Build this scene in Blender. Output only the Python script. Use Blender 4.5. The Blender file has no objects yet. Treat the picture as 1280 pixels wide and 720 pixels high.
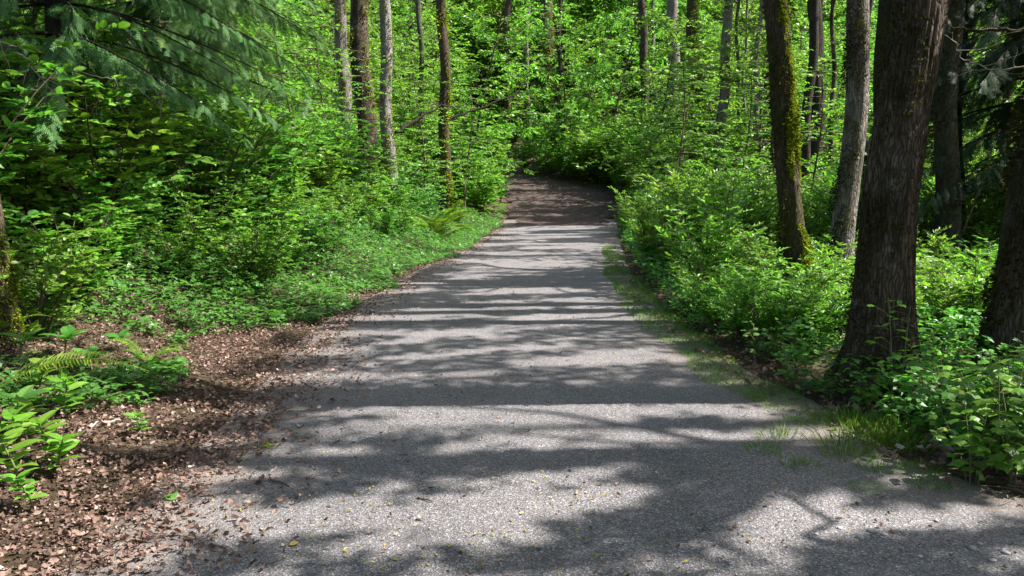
import bpy, math
import numpy as np
from mathutils import Vector
R = math.radians
PI = math.pi
sc = bpy.context.scene
col = sc.collection

# ------------------------------------------------------------------ camera, light, exposure
F = 1000.0                       # focal length in pixels of the 1280 px wide photograph
PITCH = math.atan(135 / F)
CAM = np.array([0.0, 0.0, 1.5])
cam = bpy.data.cameras.new('camera')
cam.sensor_width = 36
cam.lens = F / 1280 * 36
cam.clip_start = 0.05
cam.clip_end = 600
camo = bpy.data.objects.new('camera', cam)
col.objects.link(camo)
camo.location = CAM
camo.rotation_euler = (PI / 2 - PITCH, 0, 0)
sc.camera = camo

SUN_AZ, SUN_EL = R(2), R(50)    # azimuth measured from +X towards +Y
SUN = np.array([math.cos(SUN_EL) * math.cos(SUN_AZ), math.cos(SUN_EL) * math.sin(SUN_AZ), math.sin(SUN_EL)])
w = bpy.data.worlds.new('World')
sc.world = w
w.use_nodes = True
wn = w.node_tree
bg = wn.nodes['Background']
sky = wn.nodes.new('ShaderNodeTexSky')
sky.sky_type = 'NISHITA'
sky.sun_disc = False
sky.dust_density = 3.0
sky.ozone_density = 0.6
sky.sun_elevation = SUN_EL
sky.sun_rotation = PI / 2 - SUN_AZ
wn.links.new(sky.outputs[0], bg.inputs[0])
bg.inputs[1].default_value = 0.105
sl = bpy.data.lights.new('sun', 'SUN')
sl.energy = 5.0
sl.angle = R(0.45)
sl.color = (1.0, 0.965, 0.91)
so = bpy.data.objects.new('sun', sl)
col.objects.link(so)
so.rotation_euler = Vector(SUN).to_track_quat('Z', 'Y').to_euler()
so.location = (30, 10, 40)
sc.view_settings.view_transform = 'Standard'
sc.view_settings.look = 'None'
sc.view_settings.gamma = 1
sc.view_settings.exposure = 1.75
sc.render.engine = 'CYCLES'
cy = sc.cycles
cy.max_bounces = 6
cy.diffuse_bounces = 4
cy.glossy_bounces = 2
cy.transmission_bounces = 4
cy.transparent_max_bounces = 4
cy.caustics_reflective = False
cy.caustics_refractive = False
cy.use_denoising = True

# ------------------------------------------------------------------ numbers: noise, pixels, ground
def hash2(ix, iy, seed):
    h = (ix.astype(np.int64) * 374761393 + iy.astype(np.int64) * 668265263 + seed * 1442695041) & 0xFFFFFFFF
    h = ((h ^ (h >> 13)) * 1274126177) & 0xFFFFFFFF
    h = ((h ^ (h >> 16)) * 2246822519) & 0xFFFFFFFF
    return ((h ^ (h >> 15)) & 0xFFFFFF) / float(0xFFFFFF)

def vnoise(x, y, seed=0):
    x = np.asarray(x, float); y = np.asarray(y, float)
    ix = np.floor(x); iy = np.floor(y)
    fx = x - ix; fy = y - iy
    fx = fx * fx * (3 - 2 * fx); fy = fy * fy * (3 - 2 * fy)
    a = hash2(ix, iy, seed); b = hash2(ix + 1, iy, seed)
    c = hash2(ix, iy + 1, seed); d = hash2(ix + 1, iy + 1, seed)
    return (a * (1 - fx) + b * fx) * (1 - fy) + (c * (1 - fx) + d * fx) * fy

def fbm(x, y, seed=0, octv=4, gain=0.5):
    s = 0; a = 1.0; t = 0
    for k in range(octv):
        s = s + a * vnoise(np.asarray(x) * 2 ** k + 17.3 * k, np.asarray(y) * 2 ** k - 9.1 * k, seed + k)
        t += a; a *= gain
    return s / t

def sstep(a, b, x):
    t = np.clip((np.asarray(x, float) - a) / (b - a), 0, 1)
    return t * t * (3 - 2 * t)

CP, SP = math.cos(PITCH), math.sin(PITCH)
def ray(px, py):
    u = (px - 640) / F; v = (360 - py) / F
    return np.array([u, CP + v * SP, -SP + v * CP])
def at(px, py, Y):               # the point at forward distance Y that the photograph shows at px, py
    d = ray(px, py)
    return CAM + d * (Y / d[1])
def flat(px, py):
    d = ray(px, py)
    return CAM + d * (CAM[2] / -d[2])

_le = [(120, 720), (185, 700), (262, 610), (330, 540), (372, 480), (438, 400), (540, 340), (598, 310), (640, 281)]
_re = [(1330, 655), (1280, 640), (1180, 620), (1075, 575), (985, 515), (895, 470), (808, 400), (765, 340), (761, 310), (760, 281)]
_l = np.array([flat(*p) for p in _le]); _r = np.array([flat(*p) for p in _re])
def xl(y): return np.interp(y, np.r_[-6, _l[:, 1]], np.r_[_l[0, 0] - .1, _l[:, 0]])
def xr(y): return np.interp(y, np.r_[-6, 1.5, _r[:, 1]], np.r_[2.8, 2.7, _r[:, 0]])
_dy = np.array([25.0, 27, 30, 33, 36, 39, 43, 48, 56, 66])
_dc = np.array([1.55, 1.65, 1.9, 2.1, 1.8, 0.6, -0.7, -1.5, -2.6, -5])
_dw = np.array([3.2, 3.3, 4.1, 4.5, 4.4, 3.0, 1.8, 1.3, 1.2, 1.2])
def dirt_c(y): return np.interp(y, _dy, _dc)
def dirt_w(y): return np.interp(y, _dy, _dw)
def left_edge(y): return np.where(np.asarray(y) < 26, xl(y), dirt_c(y) - dirt_w(y) / 2)
def right_edge(y): return np.where(np.asarray(y) < 26, xr(y), dirt_c(y) + dirt_w(y) / 2)

def ground(x, y):
    x = np.asarray(x, float); y = np.asarray(y, float)
    z = 0.021 * np.maximum(y - 24, 0) ** 1.58
    e = left_edge(y) - x
    z = z + 1.35 * sstep(0.3, 5.5, e) + 0.05 * np.maximum(e - 5, 0)
    f = x - right_edge(y)
    z = z + 0.12 * sstep(0.5, 2, f) * (fbm(x * .7, y * .7, 5, 2)) + 0.02 * np.maximum(f - 8, 0)
    off = np.maximum(np.maximum(e, f), 0)
    z = z + sstep(0, 1.5, off) * (0.35 * (fbm(x * .35, y * .35, 11, 3) - .5) + 0.06 * (fbm(x * 2.2, y * 2.2, 12, 2) - .5))
    return z

def gpix(px, py):                # where the photograph's pixel meets the ground
    d = ray(px, py)
    ts = np.linspace(2, 140, 6000)
    P = CAM[None] + d[None] * ts[:, None]
    g = ground(P[:, 0], P[:, 1])
    k = np.argmax(P[:, 2] < g)
    return np.array([P[k, 0], P[k, 1], g[k]])

# ------------------------------------------------------------------ the canopy's gaps, as a map on the ground seen from the sun
SX, SY = math.cos(SUN_AZ) / math.tan(SUN_EL), math.sin(SUN_AZ) / math.tan(SUN_EL)
CA, SA = math.cos(SUN_AZ), math.sin(SUN_AZ)
# patches of sunlight on the path (photo pixels: centre and half sizes) and patches of shade
LIT = [(520, 520, 150, 20), (425, 568, 60, 10), (755, 548, 130, 9), (615, 580, 38, 7), (720, 600, 60, 10), (745, 627, 75, 20),
       (560, 640, 110, 24), (380, 650, 90, 22), (480, 690, 140, 22), (660, 668, 110, 18), (1000, 650, 130, 30), (830, 660, 60, 16), (1190, 650, 90, 18),
       (250, 640, 60, 20), (1150, 600, 60, 12), (1020, 545, 70, 14), (930, 520, 60, 8), (820, 500, 50, 8),
       (480, 476, 60, 5), (590, 470, 40, 4), (720, 455, 70, 5), (540, 448, 60, 4), (650, 437, 80, 4), (500, 430, 40, 3), (720, 424, 60, 3),
       (600, 415, 90, 4), (740, 408, 50, 3), (560, 398, 60, 4), (680, 396, 80, 4), (610, 380, 60, 4), (720, 376, 50, 3), (640, 365, 90, 4),
       (680, 350, 80, 3), (620, 342, 50, 3), (680, 330, 70, 3), (640, 318, 40, 2), (700, 310, 60, 2), (680, 297, 60, 2), (700, 286, 60, 2),
       (250, 590, 50, 10), (330, 480, 40, 8), (300, 505, 40, 6)]
DARK = [(650, 482, 360, 20), (1000, 480, 120, 14), (600, 605, 110, 8), (380, 610, 120, 12), (540, 555, 140, 6), (900, 590, 120, 14), (600, 500, 200, 6), (770, 700, 110, 22), (760, 575, 150, 7), (1130, 690, 120, 20),
        (900, 480, 90, 16), (800, 470, 120, 8), (500, 460, 120, 4), (120, 690, 90, 30)]
BANDS = []
for _px, _py, _Y, _z0, _z1, _hw in [(1004, 405, 8.6, .8, 3.6, .42), (1060, 300, 9.6, .3, 4, .42), (455, 200, 20, 2.0, 7, .5), (490, 200, 20.4, .4, 7, .42), (552, 150, 25, 2, 8, .5),
                                (5, 300, 5.6, .1, 2.0, .4), (900, 120, 30, 2, 9, .6), (803, 100, 40, 3, 11, .6), (949, 100, 33, 3, 10, .6), (866, 100, 36, 3, 10, .6), (1181, 200, 12, 1, 3, .25)]:
    _p = at(_px, _py, _Y)
    BANDS.append((_p[0], _Y, _z0, _z1, _hw))
LIT3 = [(60, 452, .15, .5, .25), (70, 530, .12, .5, .22), (40, 590, .12, .45, .22), (250, 520, 0, .4, .12), (1230, 560, .3, .6, .3), (1060, 545, .05, .5, .15), (1110, 500, .4, .2, .15), (1010, 330, .4, .8, .4), (150, 420, .3, .6, .2), (220, 600, 0, .4, .10)]
def _ell(lst):
    o = []
    for px, py, a, b in lst:
        c = flat(px, py); e = flat(px + a, py); n = flat(px, py - b); s = flat(px, py + b)
        o.append((c[0], (n[1] + s[1]) / 2, abs(e[0] - c[0]), max((n[1] - s[1]) / 2, .05)))
    return o
LITE, DARKE = _ell(LIT), _ell(DARK)
for _px, _py, _h, _a, _b in LIT3:
    _p = gpix(_px, _py); _z = _p[2] + _h
    LITE.append((_p[0] - _z * SX, _p[1] - _z * SY, _a, _b))
for _px, _py, _Y, _a, _b in [(290, 85, 9.3, .7, .5), (365, 115, 9.3, .6, .5), (240, 125, 9, .5, .4), (330, 40, 9.3, .6, .4), (180, 60, 9, .4, .3), (60, 230, 7, .9, .5), (250, 280, 8, .9, .5)]:
    _p = at(_px, _py, _Y)
    LITE.append((_p[0] - _p[2] * SX, _p[1] - _p[2] * SY, _a, _b))
def shade_here(sx, sy, rng):
    """True where the canopy is closed on the sun's line to the ground point sx, sy"""
    u = sx * .966 + sy * .259; v = -sx * .259 + sy * .966    # the streaks of light lie a little aslant
    vw = np.interp(v, [-30, 0, 4.5, 7, 10, 15, 22, 30, 80], [-150, 0, 21.5, 30, 36, 43, 50, 56, 86])   # nearer gaps are finer
    n = fbm(u * np.interp(v, [4, 12, 25], [.85, .6, .45]), vw, 31, 4, .60)
    u = sx * CA + sy * SA; v = -sx * SA + sy * CA
    le, re = left_edge(sy), right_edge(sy)
    t = np.full(sx.shape, 0.33)                               # on the woodland floor
    on = (sx > le - .6) & (sx < re + .6)
    t = np.where(on, 0.53, t)
    t = np.where(on & (sy > 4.9), 0.54, t)
    t = np.where(on & (sy > 12), 0.52, t)
    t = np.where((sx < le - .6) & (sy < 12), 0.37, t)
    t = np.where((sx < le - 3.4) & (sy < 11), 0.60, t)
    t = np.where((sx < le - .2) & (sx > le - 4) & (sy > 9), 0.20, t)
    t = np.where((sx > re + .3) & (sy > 7) & (sy < 24), 0.20, t)
    t = np.where((sx > re + .8) & (sy < 7), 0.34, t)
    t = np.where((sx < le - 4) & (sy > 9) & (sy < 20), 0.62, t)
    t = np.where(sy > 28, 0.20, t)
    for x0, y0, z0, z1, hw in BANDS:                          # light that reaches the sunlit trunks
        vb = -x0 * SA + y0 * CA; ub = x0 * CA + y0 * SA
        k = 1 / math.tan(SUN_EL)
        t = t - .35 * ((np.abs(v - vb) < hw) & (u < ub - z0 * k) & (u > ub - z1 * k))
    for cx, cyy, a, b in LITE:
        r = ((sx - cx) / a) ** 2 + ((sy - cyy - (sx - cx) * .22) / b) ** 2
        t = t - 0.21 * np.clip(1.5 - r, 0, 1)
    for cx, cyy, a, b in DARKE:
        r = ((sx - cx) / a) ** 2 + ((sy - cyy - (sx - cx) * .22) / b) ** 2
        t = t + 0.13 * np.clip(1.5 - r, 0, 1)
    return n + rng.normal(0, .014, n.shape) < t

# ------------------------------------------------------------------ geometry buffers
class Geo:
    def __init__(s): s.v = []; s.f = []; s.a = []; s.n = 0
    def add(s, verts, faces, att=None):
        verts = np.asarray(verts, float).reshape(-1, 3)
        for f in (faces if isinstance(faces, list) else [faces]):
            f = np.asarray(f, np.int64)
            if f.size: s.f.append(f + s.n)
        s.v.append(verts)
        s.a.append(np.full(len(verts), 0.5) if att is None else np.asarray(att, float))
        s.n += len(verts)
    def mesh(s, name, mat, smooth=False):
        me = bpy.data.meshes.new(name)
        V = np.concatenate(s.v); A = np.concatenate(s.a)
        me.vertices.add(len(V))
        me.vertices.foreach_set('co', V.astype(np.float32).ravel())
        loops = np.concatenate([f.ravel() for f in s.f])
        tot = np.concatenate([np.full(len(f), f.shape[1]) for f in s.f])
        st = np.r_[0, np.cumsum(tot)[:-1]]
        me.loops.add(len(loops)); me.loops.foreach_set('vertex_index', loops.astype(np.int32))
        me.polygons.add(len(tot)); me.polygons.foreach_set('loop_start', st.astype(np.int32))
        me.polygons.foreach_set('use_smooth', np.full(len(tot), smooth))
        at_ = me.attributes.new('rnd', 'FLOAT', 'POINT')
        at_.data.foreach_set('value', A.astype(np.float32))
        me.update(calc_edges=True)
        me.materials.append(mat)
        return me
    def obj(s, name, mat, parent=None, smooth=False):
        o = bpy.data.objects.new(name, s.mesh(name, mat, smooth))
        col.objects.link(o)
        if parent: o.parent = parent
        return o

def tube(g, pts, rad, n=5, cap=True, att=.5):
    pts = np.asarray(pts, float); rad = np.asarray(rad, float)
    T = np.gradient(pts, axis=0); T /= np.linalg.norm(T, axis=1)[:, None] + 1e-9
    ref = np.array([0.31, 0.17, 0.94]) if abs(T[0, 2]) < .9 else np.array([0.95, 0.2, 0.1])
    U = np.cross(T, ref); U /= np.linalg.norm(U, axis=1)[:, None] + 1e-9
    W = np.cross(T, U)
    a = np.arange(n) * 2 * PI / n
    ring = pts[:, None] + rad[:, None, None] * (np.cos(a)[None, :, None] * U[:, None] + np.sin(a)[None, :, None] * W[:, None])
    m = len(pts)
    i = np.arange(m - 1)[:, None] * n; j = np.arange(n)[None]; k = (j + 1) % n
    q = np.stack([i + j, i + k, i + n + k, i + n + j], -1).reshape(-1, 4)
    g.add(ring.reshape(-1, 3), q, np.full(m * n, att))

# leaf shapes: x along the leaf, y across, z up; unit length
LEAF_FAR = (np.array([(0, 0, 0), (.45, .27, .05), (1, 0, -.12), (.45, -.27, .05)]), [np.array([(0, 2, 1), (0, 3, 2)])])
_ov = [(0, 0, 0), (.26, 0, -.01), (.55, 0, -.03), (.8, 0, -.09), (1, 0, -.17)]
def leaf_tpl(wd, fold=.06, peak=.4):
    P = [.25, .55, .82]
    hw = [wd * math.sin(PI * p ** .8) ** .8 for p in P]
    v = list(_ov) + [(p, h, fold * h / wd - .06 * p * p * 2) for p, h in zip(P, hw)] + [(p, -h, fold * h / wd - .06 * p * p * 2) for p, h in zip(P, hw)]
    tri = [(0, 1, 5), (3, 4, 7), (0, 8, 1), (3, 10, 4)]
    qd = [(1, 2, 6, 5), (2, 3, 7, 6), (1, 8, 9, 2), (2, 9, 10, 3)]
    return (np.array(v), [np.array(tri), np.array(qd)])
LEAF_OVATE = leaf_tpl(.27)
LEAF_LANCE = leaf_tpl(.17)
LEAF_BROAD = leaf_tpl(.34)
def lobed(nl=5, depth=.42):
    pts = [(0, 0, 0)]
    c = (.42, 0, .05)
    out = []
    for k in range(nl):
        a = -PI * .78 + 2 * PI * .78 * k / (nl - 1)
        r = .56 if k == nl // 2 else .5 if abs(k - nl // 2) == 1 else .40
        da = .78 * 2 * PI / (nl - 1) / 2
        out.append((a - da * .45, r * .80)); out.append((a, r)); out.append((a + da * .45, r * .80))
        if k < nl - 1: out.append((a + da, r * (1 - depth)))
    v = [(0, 0, 0), c]
    for a, r in out:
        v.append((c[0] + r * math.cos(a), r * math.sin(a), .05 - .42 * r * r))
    n = len(out)
    tri = [(1, 2 + i, 3 + i) for i in range(n - 1)] + [(1, 0, 2), (1, 1 + n, 0)]
    return (np.array(v), [np.array(tri)])
LEAF_LOBED = lobed(5, .30)
LEAF_MAPLE = lobed(5, .5)
# a cluster of three small leaflets
def trifol():
    v, f3, f4 = [], [], []
    b = LEAF_FAR[0]
    for k, a in enumerate((-1.25, 0, 1.25)):
        ca, sa = math.cos(a), math.sin(a)
        p = b * np.array([.6, .85, .6]) + np.array([.08, 0, 0])
        q = np.stack([p[:, 0] * ca - p[:, 1] * sa, p[:, 0] * sa + p[:, 1] * ca, p[:, 2]], 1)
        f3 += [(4 * k, 4 * k + 2, 4 * k + 1), (4 * k, 4 * k + 3, 4 * k + 2)]
        v.append(q)
    return (np.concatenate(v), [np.array(f3)])
LEAF_TRI = trifol()

def unit(a): return a / (np.linalg.norm(a, axis=-1, keepdims=True) + 1e-9)
def put(g, tpl, P, D, N, S, rnd):
    """copies of a leaf shape: positions, directions, face normals, sizes"""
    P = np.asarray(P, float); D = unit(np.asarray(D, float)); N = np.asarray(N, float); S = np.asarray(S, float)
    if len(P) == 0: return
    N = unit(N - D * np.sum(N * D, 1, keepdims=True))
    B = np.cross(N, D)
    tv, tf = tpl
    V = P[:, None] + S[:, None, None] * (tv[None, :, 0, None] * D[:, None] + tv[None, :, 1, None] * B[:, None] + tv[None, :, 2, None] * N[:, None])
    off = (np.arange(len(P)) * len(tv))
    fs = [(f[None] + off[:, None, None]).reshape(-1, f.shape[1]) for f in tf]
    g.add(V.reshape(-1, 3), fs, np.repeat(rnd, len(tv)))

# ------------------------------------------------------------------ materials
class NT:
    def __init__(s, name):
        s.m = bpy.data.materials.new(name); s.m.use_nodes = True
        s.t = s.m.node_tree; s.t.nodes.clear()
        s.out = s.n('ShaderNodeOutputMaterial')
    def n(s, ty, **kw):
        x = s.t.nodes.new(ty)
        for k, v in kw.items():
            if k.startswith('_'): setattr(x, k[1:], v)
        return x
    def l(s, a, b): s.t.links.new(a, b)
    def attr(s, nm):
        a = s.n('ShaderNodeAttribute'); a.attribute_name = nm; return a.outputs['Fac']
    def obj(s): return s.n('ShaderNodeTexCoord').outputs['Object']
    def pos(s): return s.n('ShaderNodeNewGeometry').outputs['Position']
    def mapv(s, v, scale):
        m = s.n('ShaderNodeMapping'); s.l(v, m.inputs[0]); m.inputs['Scale'].default_value = scale; return m.outputs[0]
    def noise(s, v, scale, detail=4, rough=.55, dist=0):
        x = s.n('ShaderNodeTexNoise'); s.l(v, x.inputs['Vector'])
        x.inputs['Scale'].default_value = scale; x.inputs['Detail'].default_value = detail
        x.inputs['Roughness'].default_value = rough; x.inputs['Distortion'].default_value = dist
        return x.outputs['Fac']
    def vor(s, v, scale, out='Distance', feat='F1'):
        x = s.n('ShaderNodeTexVoronoi'); x.feature = feat; s.l(v, x.inputs['Vector']); x.inputs['Scale'].default_value = scale
        return x.outputs[out]
    def ramp(s, f, stops, interp='LINEAR'):
        r = s.n('ShaderNodeValToRGB'); s.l(f, r.inputs[0]); r.color_ramp.interpolation = interp
        e = r.color_ramp.elements
        while len(e) < len(stops): e.new(.5)
        for k, (p, c) in enumerate(stops):
            e[k].position = p; e[k].color = (c, c, c, 1) if not isinstance(c, tuple) else (*c, 1)
        return r.outputs[0]
    def mix(s, f, a, b, mode='MIX'):
        x = s.n('ShaderNodeMix'); x.data_type = 'RGBA'; x.blend_type = mode
        for inp, v in ((x.inputs[0], f), (x.inputs[6], a), (x.inputs[7], b)):
            if hasattr(v, 'is_output'): s.l(v, inp)
            elif isinstance(v, tuple): inp.default_value = (*v, 1)
            else: inp.default_value = v
        return x.outputs[2]
    def math(s, op, a, b=0.0, clamp=False):
        x = s.n('ShaderNodeMath'); x.operation = op; x.use_clamp = clamp
        for inp, v in ((x.inputs[0], a), (x.inputs[1], b)):
            if hasattr(v, 'is_output'): s.l(v, inp)
            else: inp.default_value = v
        return x.outputs[0]
    def bump(s, h, strength=.5, dist=.02):
        b = s.n('ShaderNodeBump'); s.l(h, b.inputs['Height']); b.inputs['Strength'].default_value = strength
        b.inputs['Distance'].default_value = dist; return b.outputs[0]
    def bsdf(s, colr, rough=.8, spec=.3, normal=None, trans=0.0, tcol=None):
        p = s.n('ShaderNodeBsdfPrincipled')
        if hasattr(colr, 'is_output'): s.l(colr, p.inputs['Base Color'])
        else: p.inputs['Base Color'].default_value = (*colr, 1)
        p.inputs['Roughness'].default_value = rough
        p.inputs['Specular IOR Level'].default_value = spec
        if normal is not None: s.l(normal, p.inputs['Normal'])
        if trans:
            t = s.n('ShaderNodeBsdfTranslucent')
            if tcol is None: tcol = colr
            if hasattr(tcol, 'is_output'): s.l(tcol, t.inputs[0])
            else: t.inputs[0].default_value = (*tcol, 1)
            m = s.n('ShaderNodeMixShader'); m.inputs[0].default_value = trans
            s.l(p.outputs[0], m.inputs[1]); s.l(t.outputs[0], m.inputs[2])
            s.l(m.outputs[0], s.out.inputs[0])
        else: s.l(p.outputs[0], s.out.inputs[0])
        return s.m

def leaf_mat(name, stops, rough=.42, spec=.45, trans=.5, tgain=(1.12, 1.25, .75)):
    """leaf colour by each leaf's own random number; light passes through yellower"""
    m = NT(name)
    c = m.ramp(m.attr('rnd'), stops)
    oi = m.n('ShaderNodeObjectInfo').outputs['Random']
    h = m.n('ShaderNodeHueSaturation')
    m.l(m.math('ADD', m.math('MULTIPLY', oi, .030), .485), h.inputs['Hue'])
    m.l(m.math('ADD', m.math('MULTIPLY', oi, .3), .85), h.inputs['Value'])
    m.l(c, h.inputs['Color'])
    cc = h.outputs[0]
    tc = m.mix(1.0, cc, tgain, 'MULTIPLY')
    return m.bsdf(cc, rough, spec, None, trans, tc)

M = {}
M['leaf_fresh'] = leaf_mat('fresh_green_leaf', [(0, (.060, .15, .014)), (.35, (.110, .245, .024)), (.75, (.175, .335, .042)), (.97, (.24, .38, .07)), (1, (.36, .36, .06))])
M['leaf_mid'] = leaf_mat('mid_green_leaf', [(0, (.040, .120, .014)), (.4, (.080, .21, .024)), (.8, (.13, .28, .034)), (1, (.19, .33, .04))])
M['leaf_cool'] = leaf_mat('cool_green_leaf', [(0, (.040, .125, .022)), (.4, (.075, .20, .034)), (.8, (.12, .28, .055)), (1, (.18, .32, .07))], .38, .5)
M['leaf_canopy'] = leaf_mat('canopy_leaf', [(0, (.04, .10, .012)), (.5, (.075, .18, .018)), (1, (.13, .25, .025))])
M['needle'] = leaf_mat('cedar_scale', [(0, (.026, .078, .018)), (.5, (.062, .160, .038)), (.9, (.125, .245, .080)), (1, (.16, .25, .06))], .6, .25, .3, (1.1, 1.1, .8))
M['needle_dark'] = leaf_mat('hemlock_needle', [(0, (.012, .034, .012)), (.6, (.022, .06, .018)), (1, (.04, .09, .03))], .55, .3, .2, (1.1, 1.1, .8))
M['fern'] = leaf_mat('fern_pinna', [(0, (.07, .15, .015)), (.6, (.14, .24, .02)), (1, (.24, .30, .05))], .5, .3, .45)
M['grass'] = leaf_mat('grass_blade', [(0, (.06, .15, .015)), (.6, (.11, .22, .02)), (.9, (.18, .28, .04)), (1, (.32, .30, .12))], .5, .3, .4)
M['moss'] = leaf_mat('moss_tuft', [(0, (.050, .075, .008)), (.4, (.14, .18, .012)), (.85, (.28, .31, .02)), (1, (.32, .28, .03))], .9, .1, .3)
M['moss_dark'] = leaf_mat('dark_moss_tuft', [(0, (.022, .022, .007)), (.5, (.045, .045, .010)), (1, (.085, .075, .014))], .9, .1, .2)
M['dead_leaf'] = leaf_mat('dead_leaf', [(0, (.045, .027, .019)), (.3, (.115, .073, .056)), (.6, (.205, .130, .100)), (.85, (.32, .228, .185)), (1, (.45, .37, .33))], .7, .25, .15, (1.1, .9, .6))
M['catkin'] = leaf_mat('fallen_bud', [(0, (.10, .07, .02)), (.5, (.26, .20, .04)), (1, (.42, .34, .10))], .7, .2, .1)
m = NT('twig'); M['twig'] = m.bsdf(m.ramp(m.noise(m.obj(), 9, 3), [(.3, (.045, .032, .02)), (.7, (.11, .085, .055))]), .85, .2)
m = NT('green_stem'); M['stem'] = m.bsdf(m.ramp(m.noise(m.obj(), 7, 2), [(.3, (.06, .09, .02)), (.7, (.13, .13, .05))]), .7, .3)
m = NT('pale_dead_wood'); M['dead_wood'] = m.bsdf(m.ramp(m.noise(m.obj(), 14, 4), [(.3, (.13, .11, .09)), (.7, (.34, .30, .26))]), .85, .2)

def bark(name, dark, light, lichen=.0, moss=0.0, fine=1.0, mosscol=(.05, .05, .012)):
    m = NT(name)
    o = m.obj()
    st = m.mapv(o, (1, 1, .16))
    ridg = m.noise(st, 26 * fine, 6, .68, 1.2)
    wv = m.n('ShaderNodeVectorMath'); wv.operation = 'ADD'
    wn_ = m.n('ShaderNodeTexNoise'); m.l(o, wn_.inputs['Vector']); wn_.inputs['Scale'].default_value = 7
    ws = m.n('ShaderNodeVectorMath'); ws.operation = 'SCALE'; m.l(wn_.outputs['Color'], ws.inputs[0]); ws.inputs['Scale'].default_value = .06
    m.l(o, wv.inputs[0]); m.l(ws.outputs[0], wv.inputs[1])
    plate = m.vor(m.mapv(wv.outputs[0], (1, 1, .17)), 44 * fine, 'Distance', 'DISTANCE_TO_EDGE')
    crack = m.ramp(plate, [(.0, 1.0), (.16, 0.0)])
    big = m.noise(o, 2.4, 4)
    c = m.ramp(ridg, [(.30, dark), (.62, light)])
    c = m.mix(m.math('MULTIPLY', m.math('MULTIPLY', crack, .6), m.ramp(m.noise(o, 5, 3), [(.35, .25), (.65, 1.0)])), c, tuple(x * .5 for x in dark))
    c = m.mix(m.ramp(big, [(.35, .0), (.7, .55)]), c, tuple(.5 * (a + b) * 1.25 for a, b in zip(dark, light)))
    if lichen:
        c = m.mix(m.math('MULTIPLY', m.ramp(m.noise(o, 6.5, 5, .7), [(.55, 0.0), (.66, 1.0)]), lichen), c, (.36, .38, .33))
    if moss:
        mm = m.ramp(m.noise(m.mapv(o, (1, 1, .5)), 3.3, 5, .65), [(.62 - .25 * moss, 0.0), (.72 - .25 * moss, 1.0)])
        c = m.mix(m.math('MULTIPLY', mm, .85), c, mosscol)
    h = m.math('SUBTRACT', m.math('MULTIPLY', ridg, .7), m.math('MULTIPLY', crack, .8))
    return m.bsdf(c, .9, .15, m.bump(h, .9, .03))
M['bark_gray'] = bark('gray_furrowed_bark', (.024, .017, .011), (.132, .100, .068), .22, .6, 1.0, (.030, .026, .009))
M['bark_pale'] = bark('pale_alder_bark', (.050, .040, .032), (.30, .262, .228), .40, .35, 1.0)
M['bark_bright'] = bark('bright_alder_bark', (.085, .075, .068), (.36, .33, .31), .5, .15, 1.0)  # a paler bark, the trunk's own colour
M['bark_brown'] = bark('brown_mossy_bark', (.022, .015, .010), (.11, .078, .053), .12, .6)
M['bark_green'] = bark('greenish_bark', (.030, .030, .02), (.11, .108, .075), .25, .4)
M['bark_dark'] = bark('dark_bark', (.014, .011, .008), (.055, .044, .034), .05, .4)

# gravel path: crushed stone bound in fines, with wear, dust and a soil stain towards the edges
m = NT('gravel_path')
p = m.pos()
grain = m.vor(p, 135, 'Color'); gs = m.n('ShaderNodeSeparateColor'); m.l(grain, gs.inputs[0])
grain2 = m.vor(p, 290, 'Color'); gs2 = m.n('ShaderNodeSeparateColor'); m.l(grain2, gs2.inputs[0])
c1 = m.ramp(gs.outputs[0], [(0, (.035, .033, .032)), (.35, (.095, .090, .088)), (.7, (.19, .180, .178)), (.93, (.32, .305, .305)), (1, (.6, .57, .56))])
c2 = m.ramp(gs2.outputs[1], [(0, (.045, .042, .041)), (.5, (.145, .137, .134)), (1, (.33, .315, .31))])
c = m.mix(1.0, m.mix(.45, c1, c2), (.84, .835, .86), 'MULTIPLY')
big = m.noise(p, .9, 5, .6)
c = m.mix(1.0, c, m.ramp(big, [(.3, (.80, .80, .81)), (.7, (1.16, 1.14, 1.13))]), 'MULTIPLY')
c = m.mix(m.ramp(m.noise(p, 7, 6, .75), [(.52, 0.0), (.72, .5)]), c, m.mix(1.0, c, (.68, .64, .58), 'MULTIPLY'))
c = m.mix(m.ramp(m.noise(p, 38, 3, .6), [(.60, 0.0), (.70, .45)]), c, (.20, .165, .11))
edge = m.attr('rnd')             # 0 in the middle of the path, 1 at its edge
en = m.math('ADD', edge, m.math('MULTIPLY', m.math('SUBTRACT', m.noise(p, 3.5, 6, .7), .5), 1.2))
soil = m.ramp(m.noise(p, 60, 4, .7), [(.3, (.07, .050, .038)), (.7, (.24, .19, .155))])
c = m.mix(m.ramp(en, [(.35, 0.0), (.95, .85)]), c, soil)
h = m.math('ADD', m.vor(p, 135), m.math('MULTIPLY', m.vor(p, 290), .5))
M['gravel'] = m.bsdf(c, .85, .3, m.bump(m.math('ADD', h, m.math('MULTIPLY', m.noise(p, 12, 3), .6)), .55, .012))

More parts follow.
